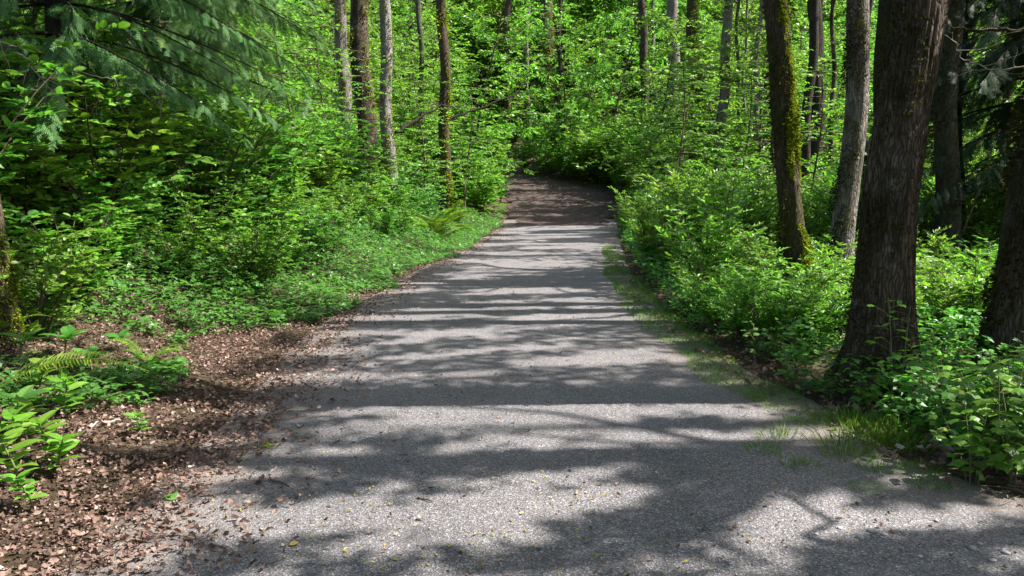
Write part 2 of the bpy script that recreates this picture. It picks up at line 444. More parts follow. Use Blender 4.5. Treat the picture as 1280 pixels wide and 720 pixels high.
m = NT('forest_soil')
p = m.pos()
n1 = m.noise(p, 22, 6, .7); n2 = m.noise(p, 1.3, 4)
c = m.ramp(n1, [(.28, (.022, .014, .009)), (.5, (.065, .042, .028)), (.72, (.16, .11, .078))])
c = m.mix(m.ramp(n2, [(.4, 0.0), (.7, .5)]), c, (.035, .042, .014))
M['soil'] = m.bsdf(c, .95, .1, m.bump(n1, .8, .05))
m = NT('packed_dirt')
p = m.pos()
n1 = m.noise(p, 9, 7, .7)
M['dirt'] = m.bsdf(m.ramp(n1, [(.3, (.026, .019, .016)), (.55, (.070, .052, .045)), (.75, (.19, .15, .135))]), .95, .1, m.bump(n1, .7, .06))
m = NT('pebble'); M['stone'] = m.bsdf(m.ramp(m.attr('rnd'), [(0, (.12, .115, .11)), (.5, (.22, .21, .20)), (1, (.36, .345, .33))]), .8, .3)
m = NT('pale_stick'); M['stick'] = m.bsdf(m.ramp(m.noise(m.mapv(m.obj(), (1, 8, 8)), 8, 4), [(.3, (.12, .10, .085)), (.7, (.36, .31, .27))]), .85, .2)

# ------------------------------------------------------------------ object helpers
def tag(o, label=None, cat=None, group=None, kind=None):
    if label: o['label'] = label
    if cat: o['category'] = cat
    if group: o['group'] = group
    if kind: o['kind'] = kind
    return o
def thing(name, label, cat, loc=(0, 0, 0), rz=0, group=None, s=1):
    o = bpy.data.objects.new(name, None)
    col.objects.link(o)
    o.location = loc; o.rotation_euler = (0, 0, rz); o.scale = (s, s, s)
    o.empty_display_size = .2
    return tag(o, label, cat, group)
def from_meshes(name, label, cat, parts, loc, rz, group=None, s=(1, 1, 1), tilt=(0, 0)):
    """a thing whose parts share already built meshes: {part name: mesh}"""
    t = thing(name, label, cat, loc, rz, group)
    t.scale = s if isinstance(s, tuple) else (s, s, s)
    t.rotation_euler = (tilt[0], tilt[1], rz)
    for pn, me in parts:
        o = bpy.data.objects.new(pn, me); col.objects.link(o); o.parent = t
    return t

# ------------------------------------------------------------------ the ground
def sheet(name, xs, ys, zf, mat, att=None, smooth=True):
    X, Y = np.meshgrid(xs, ys)
    g = Geo()
    nx, ny = len(xs), len(ys)
    i = np.arange(ny - 1)[:, None] * nx; j = np.arange(nx - 1)[None]
    q = np.stack([i + j, i + j + 1, i + nx + j + 1, i + nx + j], -1).reshape(-1, 4)
    g.add(np.stack([X, Y, zf(X, Y)], -1).reshape(-1, 3), q, None if att is None else att(X, Y).ravel())
    return g.obj(name, mat, None, smooth)
def gz_sheet(X, Y):
    z = ground(X, Y)
    on = (X > left_edge(Y) - .26) & (X < right_edge(Y) + .26) & (Y < 60)
    return z - .05 * on
gx = np.concatenate([-np.geomspace(8, 110, 40)[::-1], np.linspace(-7.9, 7.9, 159), np.geomspace(8, 110, 40)])
gy = np.concatenate([np.linspace(-25, 0, 20), np.arange(.1, 30, .12), np.geomspace(30, 175, 90)])
tag(sheet('ground', gx, gy, gz_sheet, M['soil']), 'brown woodland floor of soil under the undergrowth and trees', 'ground', kind='structure')

def ribbon(name, ys, lf, rf, mat, nc, wob, lift, seed, grow=0.0, end=None):
    g = Geo()
    t = np.linspace(0, 1, nc)
    L = lf(ys) - grow + wob * (fbm(ys * 1.6, ys * 0 + 3, seed, 4) - .5) * 2
    Rr = rf(ys) + grow + wob * (fbm(ys * 1.6, ys * 0 + 9, seed + 7, 4) - .5) * 2
    X = L[:, None] * (1 - t) + Rr[:, None] * t
    Y = np.repeat(ys[:, None], nc, 1)
    Z = ground(X, Y) + lift + .012 * (fbm(X * 1.7, Y * 1.7, 3, 3) - .5)
    e = np.maximum(1 - (X - L[:, None]) / (.8 + grow), 1 - (Rr[:, None] - X) / (.8 + grow))
    Z = Z - .045 * sstep(.8, 1, e)
    if end: e = np.maximum(e, 1 - (end - Y) / 4.5 - .1)
    ny = len(ys)
    i = np.arange(ny - 1)[:, None] * nc; j = np.arange(nc - 1)[None]
    q = np.stack([i + j, i + j + 1, i + nc + j + 1, i + nc + j], -1).reshape(-1, 4)
    g.add(np.stack([X, Y, Z], -1).reshape(-1, 3), q, np.clip(e, 0, 1).ravel())
    return g.obj(name, mat, None, True)
tag(ribbon('path', np.arange(-6, 27.6, .12), xl, xr, M['gravel'], 60, .10, .014, 40, .42, 27.6), 'gray gravel path running straight into the woods', 'path', kind='structure')
tag(ribbon('dirt_path', np.arange(25.6, 66, .3), lambda y: dirt_c(y) - dirt_w(y) / 2, lambda y: dirt_c(y) + dirt_w(y) / 2, M['dirt'], 24, .25, .022, 60),
    'dark dirt path climbing left beyond the gravel', 'path', kind='structure')

# ------------------------------------------------------------------ trunks, limbs, moss, crowns
def spine(base, top_pt, H, rng, wob=.12):
    """line from base through a second known point, on to height H"""
    base = np.array(base, float); top_pt = np.array(top_pt, float)
    d = (top_pt - base) / (top_pt[2] - base[2])
    z = np.concatenate([np.linspace(-.25, 6, 72), np.linspace(6.2, H, 40)]) if H > 7 else np.linspace(-.25, H, 70)
    ph = rng.uniform(0, 6, 4)
    zz = np.maximum(z, 0)
    kx = wob * (np.sin(z * .8 + ph[0]) - math.sin(ph[0])) * .5 + wob * .35 * (np.sin(z * 2.1 + ph[1]) - math.sin(ph[1]))
    ky = wob * (np.sin(z * .7 + ph[2]) - math.sin(ph[2])) * .5
    bend = np.where(zz > 5, .55 + .45 * np.exp(-(zz - 5) / 6), 1.0)      # crowns straighten up
    return np.stack([base[0] + d[0] * z * bend + kx, base[1] + d[1] * z * bend + ky, base[2] + z], 1)
def trunk_geo(S, r0, rng, flare=.45, n=40, lump=.05, ridge=.015, taper=.55):
    z = S[:, 2] - S[0, 2]
    H = z[-1]
    r = r0 * (1 - (1 - taper) * np.clip(z / min(H, 14), 0, 1)) * (1 + flare * np.exp(-np.maximum(z - .2, 0) / .42))
    r = np.where(z > 14, r * (1 - .9 * (z - 14) / max(H - 14, 1)), r)
    a = np.arange(n) * 2 * PI / n
    A, Z = np.meshgrid(a, z)
    sd = int(rng.integers(0, 9999))
    cx, cyy = np.cos(A), np.sin(A)
    ln = fbm(cx * 1.6 + 7, Z * 1.3 + cyy * 1.6, sd, 3) - .5
    rn = fbm(A * n / 5.0, Z * 1.2, sd + 3, 2) - .5
    root = np.sin(A * 4 + sd) * .5 + np.sin(A * 7 + sd * 2) * .3
    rr = r[:, None] * (1 + ln * lump * 4 + rn * ridge * 6 + .22 * root * np.exp(-np.maximum(Z - .2, 0) / .35) * flare * 2)
    V = np.stack([S[:, 0, None] + rr * cx, S[:, 1, None] + rr * cyy, np.repeat(S[:, 2, None], n, 1)], -1)
    return V, rr
def trunk_obj(S, r0, rng, mat, parent, n=40, extra=None, **kw):
    V, rr = trunk_geo(S, r0, rng, n=n, **kw)
    g = Geo()
    m_ = len(S)
    i = np.arange(m_ - 1)[:, None] * n; j = np.arange(n)[None]; k = (j + 1) % n
    g.add(V.reshape(-1, 3), np.stack([i + j, i + k, i + n + k, i + n + j], -1).reshape(-1, 4))
    if extra is not None:
        for q in range(len(extra.v)): g.v.append(extra.v[q]); g.a.append(extra.a[q])
        g.f += [f + g.n for f in extra.f]; g.n += extra.n
    return g.obj('trunk', mat, parent, True), V
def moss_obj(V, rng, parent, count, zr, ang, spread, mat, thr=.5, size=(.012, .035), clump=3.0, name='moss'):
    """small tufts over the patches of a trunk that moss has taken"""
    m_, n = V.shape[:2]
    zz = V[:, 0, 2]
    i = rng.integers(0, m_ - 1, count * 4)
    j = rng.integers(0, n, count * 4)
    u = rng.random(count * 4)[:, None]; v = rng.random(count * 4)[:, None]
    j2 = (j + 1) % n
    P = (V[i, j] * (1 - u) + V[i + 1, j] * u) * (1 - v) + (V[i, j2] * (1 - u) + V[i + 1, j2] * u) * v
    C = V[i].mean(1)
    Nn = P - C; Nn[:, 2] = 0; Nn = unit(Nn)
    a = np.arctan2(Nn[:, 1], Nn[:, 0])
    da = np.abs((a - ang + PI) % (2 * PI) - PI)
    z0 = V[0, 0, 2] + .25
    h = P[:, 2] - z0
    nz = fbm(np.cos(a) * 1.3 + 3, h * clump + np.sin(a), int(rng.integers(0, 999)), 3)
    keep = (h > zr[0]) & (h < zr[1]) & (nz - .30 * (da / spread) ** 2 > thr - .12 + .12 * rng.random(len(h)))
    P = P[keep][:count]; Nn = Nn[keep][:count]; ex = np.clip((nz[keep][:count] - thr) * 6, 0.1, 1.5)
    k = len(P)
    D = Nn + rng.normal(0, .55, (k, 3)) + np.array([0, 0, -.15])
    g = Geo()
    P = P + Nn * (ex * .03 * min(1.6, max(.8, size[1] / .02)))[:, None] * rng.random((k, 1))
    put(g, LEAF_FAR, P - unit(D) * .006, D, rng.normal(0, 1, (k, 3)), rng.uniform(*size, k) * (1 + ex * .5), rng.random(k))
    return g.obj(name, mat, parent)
def crown_geo(cx, cyy, z0, z1, rad, rng, nleaf, size, masked=True, nclump=46):
    """leaves in clumps through an ellipsoid; the gaps let the sun through"""
    C = rng.normal(0, 1, (nclump, 3)); C = unit(C) * (rng.random((nclump, 1)) ** .42)
    zc, zh = (z0 + z1) / 2, (z1 - z0) / 2
    C = C * np.array([rad, rad, zh]) + np.array([cx, cyy, zc])
    k = rng.integers(0, nclump, nleaf)
    P = C[k] + rng.normal(0, 1, (nleaf, 3)) * np.array([rad * .22, rad * .22, zh * .12])
    if masked:
        sx = P[:, 0] - P[:, 2] * SX; sy = P[:, 1] - P[:, 2] * SY
        P = P[shade_here(sx, sy, rng) | (np.arange(nleaf) < 60)]  # carves the crown: leaves over the chosen sun patches are dropped
    n = len(P)
    D = rng.normal(0, 1, (n, 3)) * np.array([1, 1, .35]); N = rng.normal(0, .5, (n, 3)) + np.array([0, 0, 1])
    g = Geo()
    put(g, LEAF_FAR, P, D, N, rng.uniform(size * .7, size * 1.25, n), rng.random(n))
    return g, C
def limbs(g, S, C, rng, zmin, cnt=9, r=.07):
    for c in C[:cnt]:
        zt = max(zmin, c[2] - rng.uniform(1.5, 3))
        k = int(np.argmin(abs(S[:, 2] - zt)))
        b = S[k]
        t = np.linspace(0, 1, 7)[:, None]
        pts = b * (1 - t) + c * t + np.array([0, 0, 1]) * (.5 * t * (1 - t)) * 2
        pts[1:-1] += rng.normal(0, .1, (5, 3))
        tube(g, pts, np.linspace(r, r * .25, 7), 6)

TREES = []
def big_tree(name, label, cat, basepx, toppx, Y, r, H, mat, seed, crown=(7, 15, 3.2, 7000), n=40, moss=None, group=None, flare=.45, wob=.1, lump=.05, leafmat='leaf_canopy', lsize=.17, base=None, limb_r=.07, branch=None, trim=False, ridge=.015, foot=False):
    rng = np.random.default_rng(seed)
    if base is None:
        if foot: b = gpix(*basepx); Y = b[1]
        else:
            b = at(basepx[0], basepx[1], Y); b[2] = ground(b[0], b[1])
        tp = at(toppx[0], toppx[1], Y)
    else: b, tp = base
    S0 = spine((0, 0, 0), (tp[0] - b[0], tp[1] - b[1], tp[2] - b[2]), H, rng, wob)
    t = thing(name, label, cat, (b[0], b[1], b[2]), 0, group)
    gg = None
    if crown:
        z0, z1, rad, nl = crown
        k = int(np.argmin(abs(S0[:, 2] - (z0 + z1) / 2)))
        r2 = np.random.default_rng(seed + 5000)
        g, C = crown_geo(S0[k, 0] + b[0], S0[k, 1] + b[1], z0 + b[2], z1 + b[2], rad, r2, int(nl * 1.9), lsize * .70)
        if trim:
            pv = g.v[0].reshape(-1, 4, 3); c_ = pv[:, 0]
            kp = ~((np.abs(c_[:, 0]) < .68 * c_[:, 1] + .35) & (c_[:, 2] < 1.9 + .24 * c_[:, 1]))
            g = Geo(); nk = int(kp.sum()); of = np.arange(nk) * 4
            g.add(pv[kp].reshape(-1, 3), (LEAF_FAR[1][0][None] + of[:, None, None]).reshape(-1, 3), np.repeat(r2.random(nk), 4))
        gg = Geo()
        limbs(gg, S0 + b, C, r2, z0 + b[2] - 1.0, 8, limb_r * .8)
        for q in range(len(gg.v)): gg.v[q] -= b
        for q in range(len(g.v)): g.v[q] -= b
        g.obj('crown', M[leafmat], t)
    tr, V = trunk_obj(S0, r, rng, M[mat], t, n, gg, flare=flare, lump=lump, ridge=ridge)
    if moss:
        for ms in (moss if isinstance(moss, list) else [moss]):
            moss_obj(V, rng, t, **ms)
    if branch:
        for pix in branch:
            pts = [at(px, py, Y + dy) - b for px, py, dy in pix]
            pts = np.array(pts)
            tt = np.linspace(0, len(pts) - 1, 6 * (len(pts) - 1) + 1)
            P = np.stack([np.interp(tt, range(len(pts)), pts[:, q]) for q in range(3)], 1)
            P[1:] += rng.normal(0, .025, (len(P) - 1, 3))
            g = Geo(); rr = np.linspace(.055, .010, len(P)); tube(g, P, rr, 6)
            for q in range(3, len(P) - 1, 2):
                d = rng.normal(0, 1, 3); d[2] = abs(d[2]) * .5; d = d / np.linalg.norm(d)
                l = rng.uniform(.25, .7)
                tube(g, np.array([P[q] + d * l * s_ + np.array([0, 0, -.1 * s_ * s_]) for s_ in np.linspace(0, 1, 5)]), np.linspace(.012, .003, 5), 4)
            g.obj('branch', M['bark_dark'], t, True)
    return t

right = dict(zr=(0, 9), ang=R(-20), spread=1.2)
big_tree('mossy_tree', 'slim brown trunk with bright yellow moss tufts down its right side', 'tree', (1004, 405), (975, 0), 8.6, .122, 17, 'bark_brown', 3, foot=True,
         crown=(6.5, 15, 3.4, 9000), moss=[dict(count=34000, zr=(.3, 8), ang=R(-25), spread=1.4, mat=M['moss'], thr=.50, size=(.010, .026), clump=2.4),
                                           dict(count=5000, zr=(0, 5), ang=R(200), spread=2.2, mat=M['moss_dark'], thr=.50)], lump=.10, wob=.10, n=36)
big_tree('pale_tree', 'smooth pale gray trunk with a sunlit right edge beside the mossy trunk', 'tree', (1050, 372), (1072, 0), 9.6, .140, 17, 'bark_pale', 4,
         crown=(6.5, 16, 3.0, 8000), moss=dict(count=12000, zr=(0, 6), ang=R(215), spread=1.15, mat=M['moss_dark'], thr=.45, size=(.010, .025)), wob=.08, lump=.03, n=36)  # dark moss, thickened on the left to paint in the trunk's shaded side
big_tree('dark_tree', 'dark trunk in shade between the pale trunk and the thickest trunk', 'tree', (1092, 380), (1097, 0), 11.5, .16, 16, 'bark_dark', 5, crown=(6.5, 15, 3, 7000), n=28)
big_tree('furrowed_tree', 'thickest gray brown furrowed trunk standing close to the right verge', 'tree', (1100, 489), (1150, 0), 5.45, .172, 18, 'bark_gray', 6, ridge=.035, foot=True,
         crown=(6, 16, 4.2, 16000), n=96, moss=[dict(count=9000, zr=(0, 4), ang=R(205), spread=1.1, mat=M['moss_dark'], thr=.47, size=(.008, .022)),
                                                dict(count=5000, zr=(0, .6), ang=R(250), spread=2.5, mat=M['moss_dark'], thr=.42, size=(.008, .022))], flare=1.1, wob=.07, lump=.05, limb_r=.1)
big_tree('greenish_tree', 'greenish gray trunk standing right behind the thickest trunk', 'tree', (1181, 355), (1186, 0), 12, .175, 17, 'bark_green', 7, crown=(7, 16, 3.2, 8000),
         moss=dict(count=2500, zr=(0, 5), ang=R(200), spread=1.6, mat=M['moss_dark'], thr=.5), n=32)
big_tree('slender_tree', 'thin dark trunk close to the right side of the greenish trunk', 'tree', (1196, 350), (1207, 0), 13.5, .06, 13, 'bark_dark', 8, crown=(7, 13, 2, 2500), n=16)
big_tree('leaning_tree', 'dark mossy trunk leaning right at the right edge of the view', 'tree', (1266, 470), (1335, 0), 6.1, .185, 16, 'bark_gray', 9, foot=True,
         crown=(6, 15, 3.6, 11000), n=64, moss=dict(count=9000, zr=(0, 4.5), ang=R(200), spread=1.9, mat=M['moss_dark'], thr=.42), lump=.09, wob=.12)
# left group
big_tree('edge_tree', 'mossy gray trunk at the left edge above the fern', 'tree', (-10, 402), (-56, 0), 5.6, .125, 14, 'bark_gray', 10, flare=.7,
         crown=None, n=48, moss=[dict(count=22000, zr=(0, 3), ang=R(-50), spread=1.6, mat=M['moss'], thr=.47, size=(.006, .015), clump=3),
                                 dict(count=12000, zr=(0, .5), ang=R(-60), spread=2, mat=M['moss'], thr=.34, size=(.006, .016))], lump=.08)
big_tree('gray_tree', 'straight thick gray trunk of the clump left of the path', 'tree', (462, 268), (452, 0), 20, .255, 18, 'bark_gray', 11, crown=(8, 17, 3.6, 8000), n=32,
         moss=dict(count=2200, zr=(0, 9), ang=R(-60), spread=1.6, mat=M['moss'], thr=.60, size=(.03, .07), clump=1.6), branch=[[(446, 214, 0), (405, 240, -.6), (362, 268, -1.3), (330, 262, -1.7)]])
big_tree('sunlit_tree', 'pale trunk with a bright sunlit right side beside the thick gray trunk', 'tree', (487, 270), (486, 0), 20.4, .165, 18, 'bark_bright', 12, crown=(8, 17, 3.2, 7000), n=28,
         moss=dict(count=1500, zr=(0, 9), ang=R(-60), spread=1.6, mat=M['moss'], thr=.62, size=(.03, .06), clump=1.6), branch=[[(494, 165, 0), (520, 150, .4), (548, 132, .9), (575, 135, 1.4)]])
big_tree('shaded_tree', 'dark trunk tucked behind the pale sunlit trunk on the left', 'tree', (478, 268), (477, 0), 21.5, .15, 16, 'bark_brown', 13, crown=(8, 16, 2.6, 4000), n=20)
big_tree('spotted_tree', 'lean lichen spotted trunk left of the thick gray trunk', 'tree', (433, 245), (422, 0), 24, .21, 18, 'bark_pale', 14, crown=(9, 17, 3.4, 6000), n=24,
         moss=dict(count=1500, zr=(0, 9), ang=R(-90), spread=1.9, mat=M['moss'], thr=.58, size=(.03, .07), clump=1.4))
big_tree('moss_banded_tree', 'dark trunk with yellow moss bands standing alone left of the path', 'tree', (556, 245), (548, 0), 25, .185, 18, 'bark_brown', 15, crown=(9, 17, 3.4, 6000), n=24,
         moss=dict(count=2600, zr=(0, 10), ang=R(-60), spread=1.8, mat=M['moss'], thr=.55, size=(.03, .08), clump=1.2),
         branch=[[(552, 192, 0), (528, 206, -.5), (505, 209, -1)], [(556, 150, 0), (590, 140, .4), (640, 120, .8), (660, 95, 1.2)]])
# trunks farther back, one row per trunk: name, label, base, top, distance, radius, bark, moss
FAR = [
 ('thin_tree', 'thin straight trunk between the pale trunk and the moss banded trunk', (522, 200), (524, 0), 34, .13, 'bark_green', 0),
 ('twin_tree', 'brown trunk of a pair high on the slope above the dirt path', (632, 150), (636, 0), 50, .26, 'bark_brown', 0),
 ('pale_pole_tree', 'narrow pale trunk touching the brown trunk above the dirt path', (661, 150), (659, 0), 50, .15, 'bark_pale', 0),
 ('mossy_maple', 'thick dark mossy trunk above the bend of the dirt path', (682, 130), (684, 0), 48, .55, 'bark_brown', 1),
 ('dark_pole_tree', 'thin dark leaning trunk touching the thick mossy trunk', (692, 130), (701, 0), 47, .14, 'bark_dark', 0),
 ('straight_tree', 'straight gray trunk, first to the right of the dirt bend', (806, 150), (801, 0), 40, .24, 'bark_gray', 0),
 ('thin_pale_tree', 'thin pale trunk right of the straight gray trunk', (820, 145), (815, 0), 42, .11, 'bark_pale', 0),
 ('forked_tree', 'wide pale trunk beside the forked mossy trunk', (843, 155), (838, 0), 38, .34, 'bark_pale', 0),
 ('forked_mossy_tree', 'leaning trunk wrapped in thick orange moss near the top', (880, 165), (858, 0), 36, .30, 'bark_brown', 2),
 ('gray_pole_tree', 'gray trunk sunlit on one side right of the mossy forked trunk', (899, 210), (908, 0), 30, .22, 'bark_pale', 0),
 ('sapling_pole', 'pencil thin trunk left of two pale poles', (924, 190), (922, 0), 33, .08, 'bark_green', 0),
 ('sapling_pole', 'pencil thin pale trunk nearest the slender sunlit pole', (933, 190), (936, 0), 35, .07, 'bark_pale', 0),
 ('sunlit_pole', 'slender sunlit pole trunk just left of the bright mossed trunk', (949, 190), (950, 0), 33, .15, 'bark_pale', 0),
 ('shadow_tree', 'dark broad trunk half hidden behind the bright mossed trunk', (960, 180), (966, 0), 36, .25, 'bark_dark', 0),
 ('back_tree', 'dark trunk in the gap between the mossed and pale trunks', (1020, 190), (1018, 0), 30, .32, 'bark_dark', 0),
 ('thin_dark_tree', 'thin trunk in the gap just left of the pale trunk', (1036, 190), (1040, 0), 28, .09, 'bark_gray', 0),
 ('gap_tree', 'dark trunk filling the gap right of the pale trunk', (1084, 300), (1078, 0), 16, .13, 'bark_dark', 0),
 ('distant_tree', 'dim trunk far back above the middle of the dirt path', (741, 120), (742, 0), 60, .25, 'bark_dark', 0),
 ('distant_tree', 'dim trunk far back midway to the straight gray trunk', (772, 120), (776, 0), 56, .28, 'bark_dark', 0),
 ('distant_tree', 'dim trunk far back left of the twin trunks', (600, 120), (603, 0), 62, .25, 'bark_dark', 0),
]
for k, (nm, lb, bp, tp, Y, r, bk, ms) in enumerate(FAR):
    mo = None
    if ms: mo = dict(count=3500, zr=(0, 16), ang=R(-60), spread=2.2, mat=M['moss'], thr=.50 if ms == 2 else .56, size=(.05, .14), clump=.7)
    top = 1.5 + .225 * Y
    gzb = float(ground((bp[0] - 640) / 1000 * Y, Y))
    z0 = max(top - gzb + .5, 6)
    big_tree(nm, lb, 'tree', bp, tp, Y, r, z0 + 9, bk, 100 + k, crown=(z0, z0 + 8.5, 3.2, 2600), n=16, moss=mo, wob=.12, lump=.06, lsize=.24, flare=.3)

# canopy trees outside the frame on the sun's side, their crowns carved to throw the dappled shade
rng0 = np.random.default_rng(77)
OUT = []
for y in np.arange(-5, 48, 3.6):
    for x in (5.2, 9.0, 13.0, 17.5, 22.5):
        xx, yy = x + rng0.uniform(-1.2, 1.2), y + rng0.uniform(-1.3, 1.3)
        if xx < .69 * yy + 1.2: continue
        OUT.append((xx, yy + {23: .95, 15: -.45}.get(len(OUT), 0)))
for k, (xx, yy) in enumerate(OUT):
    zg = float(ground(xx, yy))
    big_tree('canopy_tree', 'tall broadleaf tree standing right of the path outside the view', 'tree', None, None, 0, .2, 19, 'bark_gray', 300 + k,
             crown=(3.4, 14.5, 3.3, 10000), trim=True, n=16, base=(np.array([xx, yy, zg]), np.array([xx + .3, yy, zg + 6])), group='canopy trees right of the view', lsize=.18)
for k, (xx, yy) in enumerate([(9.8, 19.5), (11.8, 22), (12.6, 26), (15.2, 25.5), (16.2, 31), (13.0, 30.5), (18, 36), (9.3, 28.5), (13.3, 36), (8.6, 23.8)]):
    zg = float(ground(xx, yy))
    big_tree('back_trunk_tree', 'dim gray trunk standing back in the shade at the right of the view', 'tree', None, None, 0, .15, 19, 'bark_dark', 350 + k,
             crown=(9 + .12 * (yy - 20), 18, 3.3, 8000), n=16, base=(np.array([xx, yy, zg]), np.array([xx + rng0.uniform(-.4, .4), yy, zg + 6])), group='trunks standing back at the right', lsize=.2)
OUTL = [(-5, -3), (-7.5, 2), (-8, 6.5), (-11, 10.5), (-3.5, -7), (1.5, -7), (-13, 15)]  # unseen trees to the left and behind, added to block sky light
for k, (xx, yy) in enumerate(OUTL):
    zg = float(ground(xx, yy))
    big_tree('canopy_tree', 'tall broadleaf tree standing left of the path outside the view', 'tree', None, None, 0, .2, 19, 'bark_gray', 400 + k,
             crown=(7, 17, 3.6, 8000), n=16, base=(np.array([xx, yy, zg]), np.array([xx + .2, yy, zg + 6])), group='canopy trees left of the view', lsize=.18)

# ------------------------------------------------------------------ shrubs and small understory trees
def shrub_meshes(seed, h, spread, nst, ll, tpl, mat, ntw=11, up=.35, per=8, base_r=.12, pairlift=.2):
    rng = np.random.default_rng(seed)
    st, P, D, N, S = Geo(), [], [], [], []
    for s in range(nst):
        a = rng.uniform(0, 2 * PI); hh = h * rng.uniform(.6, 1.05); sp = spread * rng.uniform(.3, 1.0)
        o = np.array([math.cos(a), math.sin(a), 0])
        b = o * base_r * rng.random()
        t = np.linspace(0, 1, 9)
        bend = rng.normal(0, .1, 3)
        pts = b + o[None] * (sp * t ** 1.6)[:, None] + np.array([0, 0, 1])[None] * (hh * (1.15 * t - .18 * t * t))[:, None] + bend[None] * (np.sin(t * PI))[:, None] * h * .3
        tube(st, pts, np.linspace(.010 + .003 * h, .003, 9), 5)
        for q in np.linspace(.22, 1, ntw):
            k = q * 8; i0 = min(int(k), 7); f = k - i0
            p0 = pts[i0] * (1 - f) + pts[i0 + 1] * f
            ta = a + rng.normal(0, 1.3)
            td = np.array([math.cos(ta), math.sin(ta), up * rng.uniform(.2, 1.6)])
            td /= np.linalg.norm(td)
            L = rng.uniform(.16, .42) * (1.25 - .5 * q) * (h / 1.6) ** .5
            m_ = 4
            tt = np.linspace(0, 1, m_)
            tw = p0 + td[None] * (L * tt)[:, None] + np.array([0, 0, -1])[None] * (.16 * L * tt ** 2)[:, None]
            tube(st, tw, np.linspace(.004, .0015, m_), 3)
            side = np.cross(td, [0, 0, 1]); side /= np.linalg.norm(side) + 1e-9
            for c in range(per):
                fr = (c // 2 + 1) / (per / 2) if c < per else 1
                fr = min(fr, 1)
                pp = p0 + td * L * fr + np.array([0, 0, -.16 * L * fr * fr])
                sg = 1 if c % 2 else -1
                d = td * rng.uniform(.35, .8) + side * sg * rng.uniform(.5, 1) + np.array([0, 0, pairlift]) + rng.normal(0, .22, 3)
                if c >= per - 1: d = td + rng.normal(0, .2, 3)
                P.append(pp); D.append(d); N.append(np.array([0, 0, 1]) + rng.normal(0, .38, 3)); S.append(ll * rng.uniform(.55, 1.15))
    g = Geo()
    put(g, tpl, P, D, N, S, np.random.default_rng(seed + 1).beta(2, 2, len(P)))
    return [('foliage', g.mesh('foliage', M[mat])), ('stem', st.mesh('stem', M['twig'], True))]

def under_meshes(seed, H, rad, ll, tpl, mat, nb=24, z0=.22, lean=.5, dens=1.0, nz=.34, wild=1.0):
    """a small understory tree: thin stem, level branches that carry their leaves in flat tiers"""
    rng = np.random.default_rng(seed)
    st, P, D, N, S = Geo(), [], [], [], []
    t = np.linspace(0, 1, 12)
    a0 = rng.uniform(0, 6.28)
    ax = np.stack([lean * t ** 2 * math.cos(a0) + .08 * np.sin(t * 7), lean * t ** 2 * math.sin(a0) + .08 * np.cos(t * 6), H * t - .1], 1)
    tube(st, ax, np.linspace(.018 + .005 * H, .006, 12), 7)
    for b in range(nb):
        q = z0 + (1 - z0) * (b + rng.random()) / nb
        k = q * 11; i0 = min(int(k), 10); f = k - i0
        p0 = ax[i0] * (1 - f) + ax[i0 + 1] * f
        a = b * 2.4 + rng.normal(0, .4)
        o = np.array([math.cos(a), math.sin(a), 0]); sd = np.array([-o[1], o[0], 0])
        L = rad * rng.uniform(.6, 1.1) * (1.08 - .62 * q)
        rise = rng.uniform(.05, .4) + (wild - 1) * rng.uniform(-.35, .75)
        m_ = 7
        tt = np.linspace(0, 1, m_)
        br = p0 + o[None] * (L * tt)[:, None] + sd[None] * (rng.normal(0, .15) * L * tt ** 2)[:, None] + np.array([0, 0, 1])[None] * (L * (rise * tt - .30 * tt ** 2))[:, None]
        tube(st, br, np.linspace(.016, .004, m_), 4)
        ntw = max(4, int(L / .14 * dens))
        for c in range(ntw):
            fr = .22 + .78 * (c + rng.random()) / ntw
            k2 = fr * (m_ - 1); i2 = min(int(k2), m_ - 2); f2 = k2 - i2
            pb = br[i2] * (1 - f2) + br[i2 + 1] * f2
            sg = 1 if c % 2 else -1
            td = o * rng.uniform(.4, .9) + sd * sg * rng.uniform(.4, 1) + np.array([0, 0, rng.normal(.02, .12 * wild * wild)])
            td /= np.linalg.norm(td)
            l = rng.uniform(.2, .55) * (1.15 - .5 * fr)
            tube(st, np.array([pb, pb + td * l * .5, pb + td * l + np.array([0, 0, -.08 * l])]), [.004, .003, .0015], 3)
            ts = np.cross(td, [0, 0, 1]); ts /= np.linalg.norm(ts) + 1e-9
            for e in range(7):
                ff = (e // 2 + 1) / 3.5; ff = min(ff, 1)
                s2 = 1 if e % 2 else -1
                d = td * rng.uniform(.4, .9) + ts * s2 * rng.uniform(.4, 1) + np.array([0, 0, -.12]) + rng.normal(0, .16, 3)
                P.append(pb + td * l * ff + np.array([0, 0, -.08 * l * ff])); D.append(d)
                N.append(np.array([0, 0, 1]) + rng.normal(0, nz, 3)); S.append(ll * rng.uniform(.6, 1.2))
    g = Geo()
    put(g, tpl, P, D, N, S, np.random.default_rng(seed + 1).beta(2, 2, len(P)))
    return [('crown', g.mesh('crown', M[mat])), ('trunk', st.mesh('trunk', M['twig'], True))]

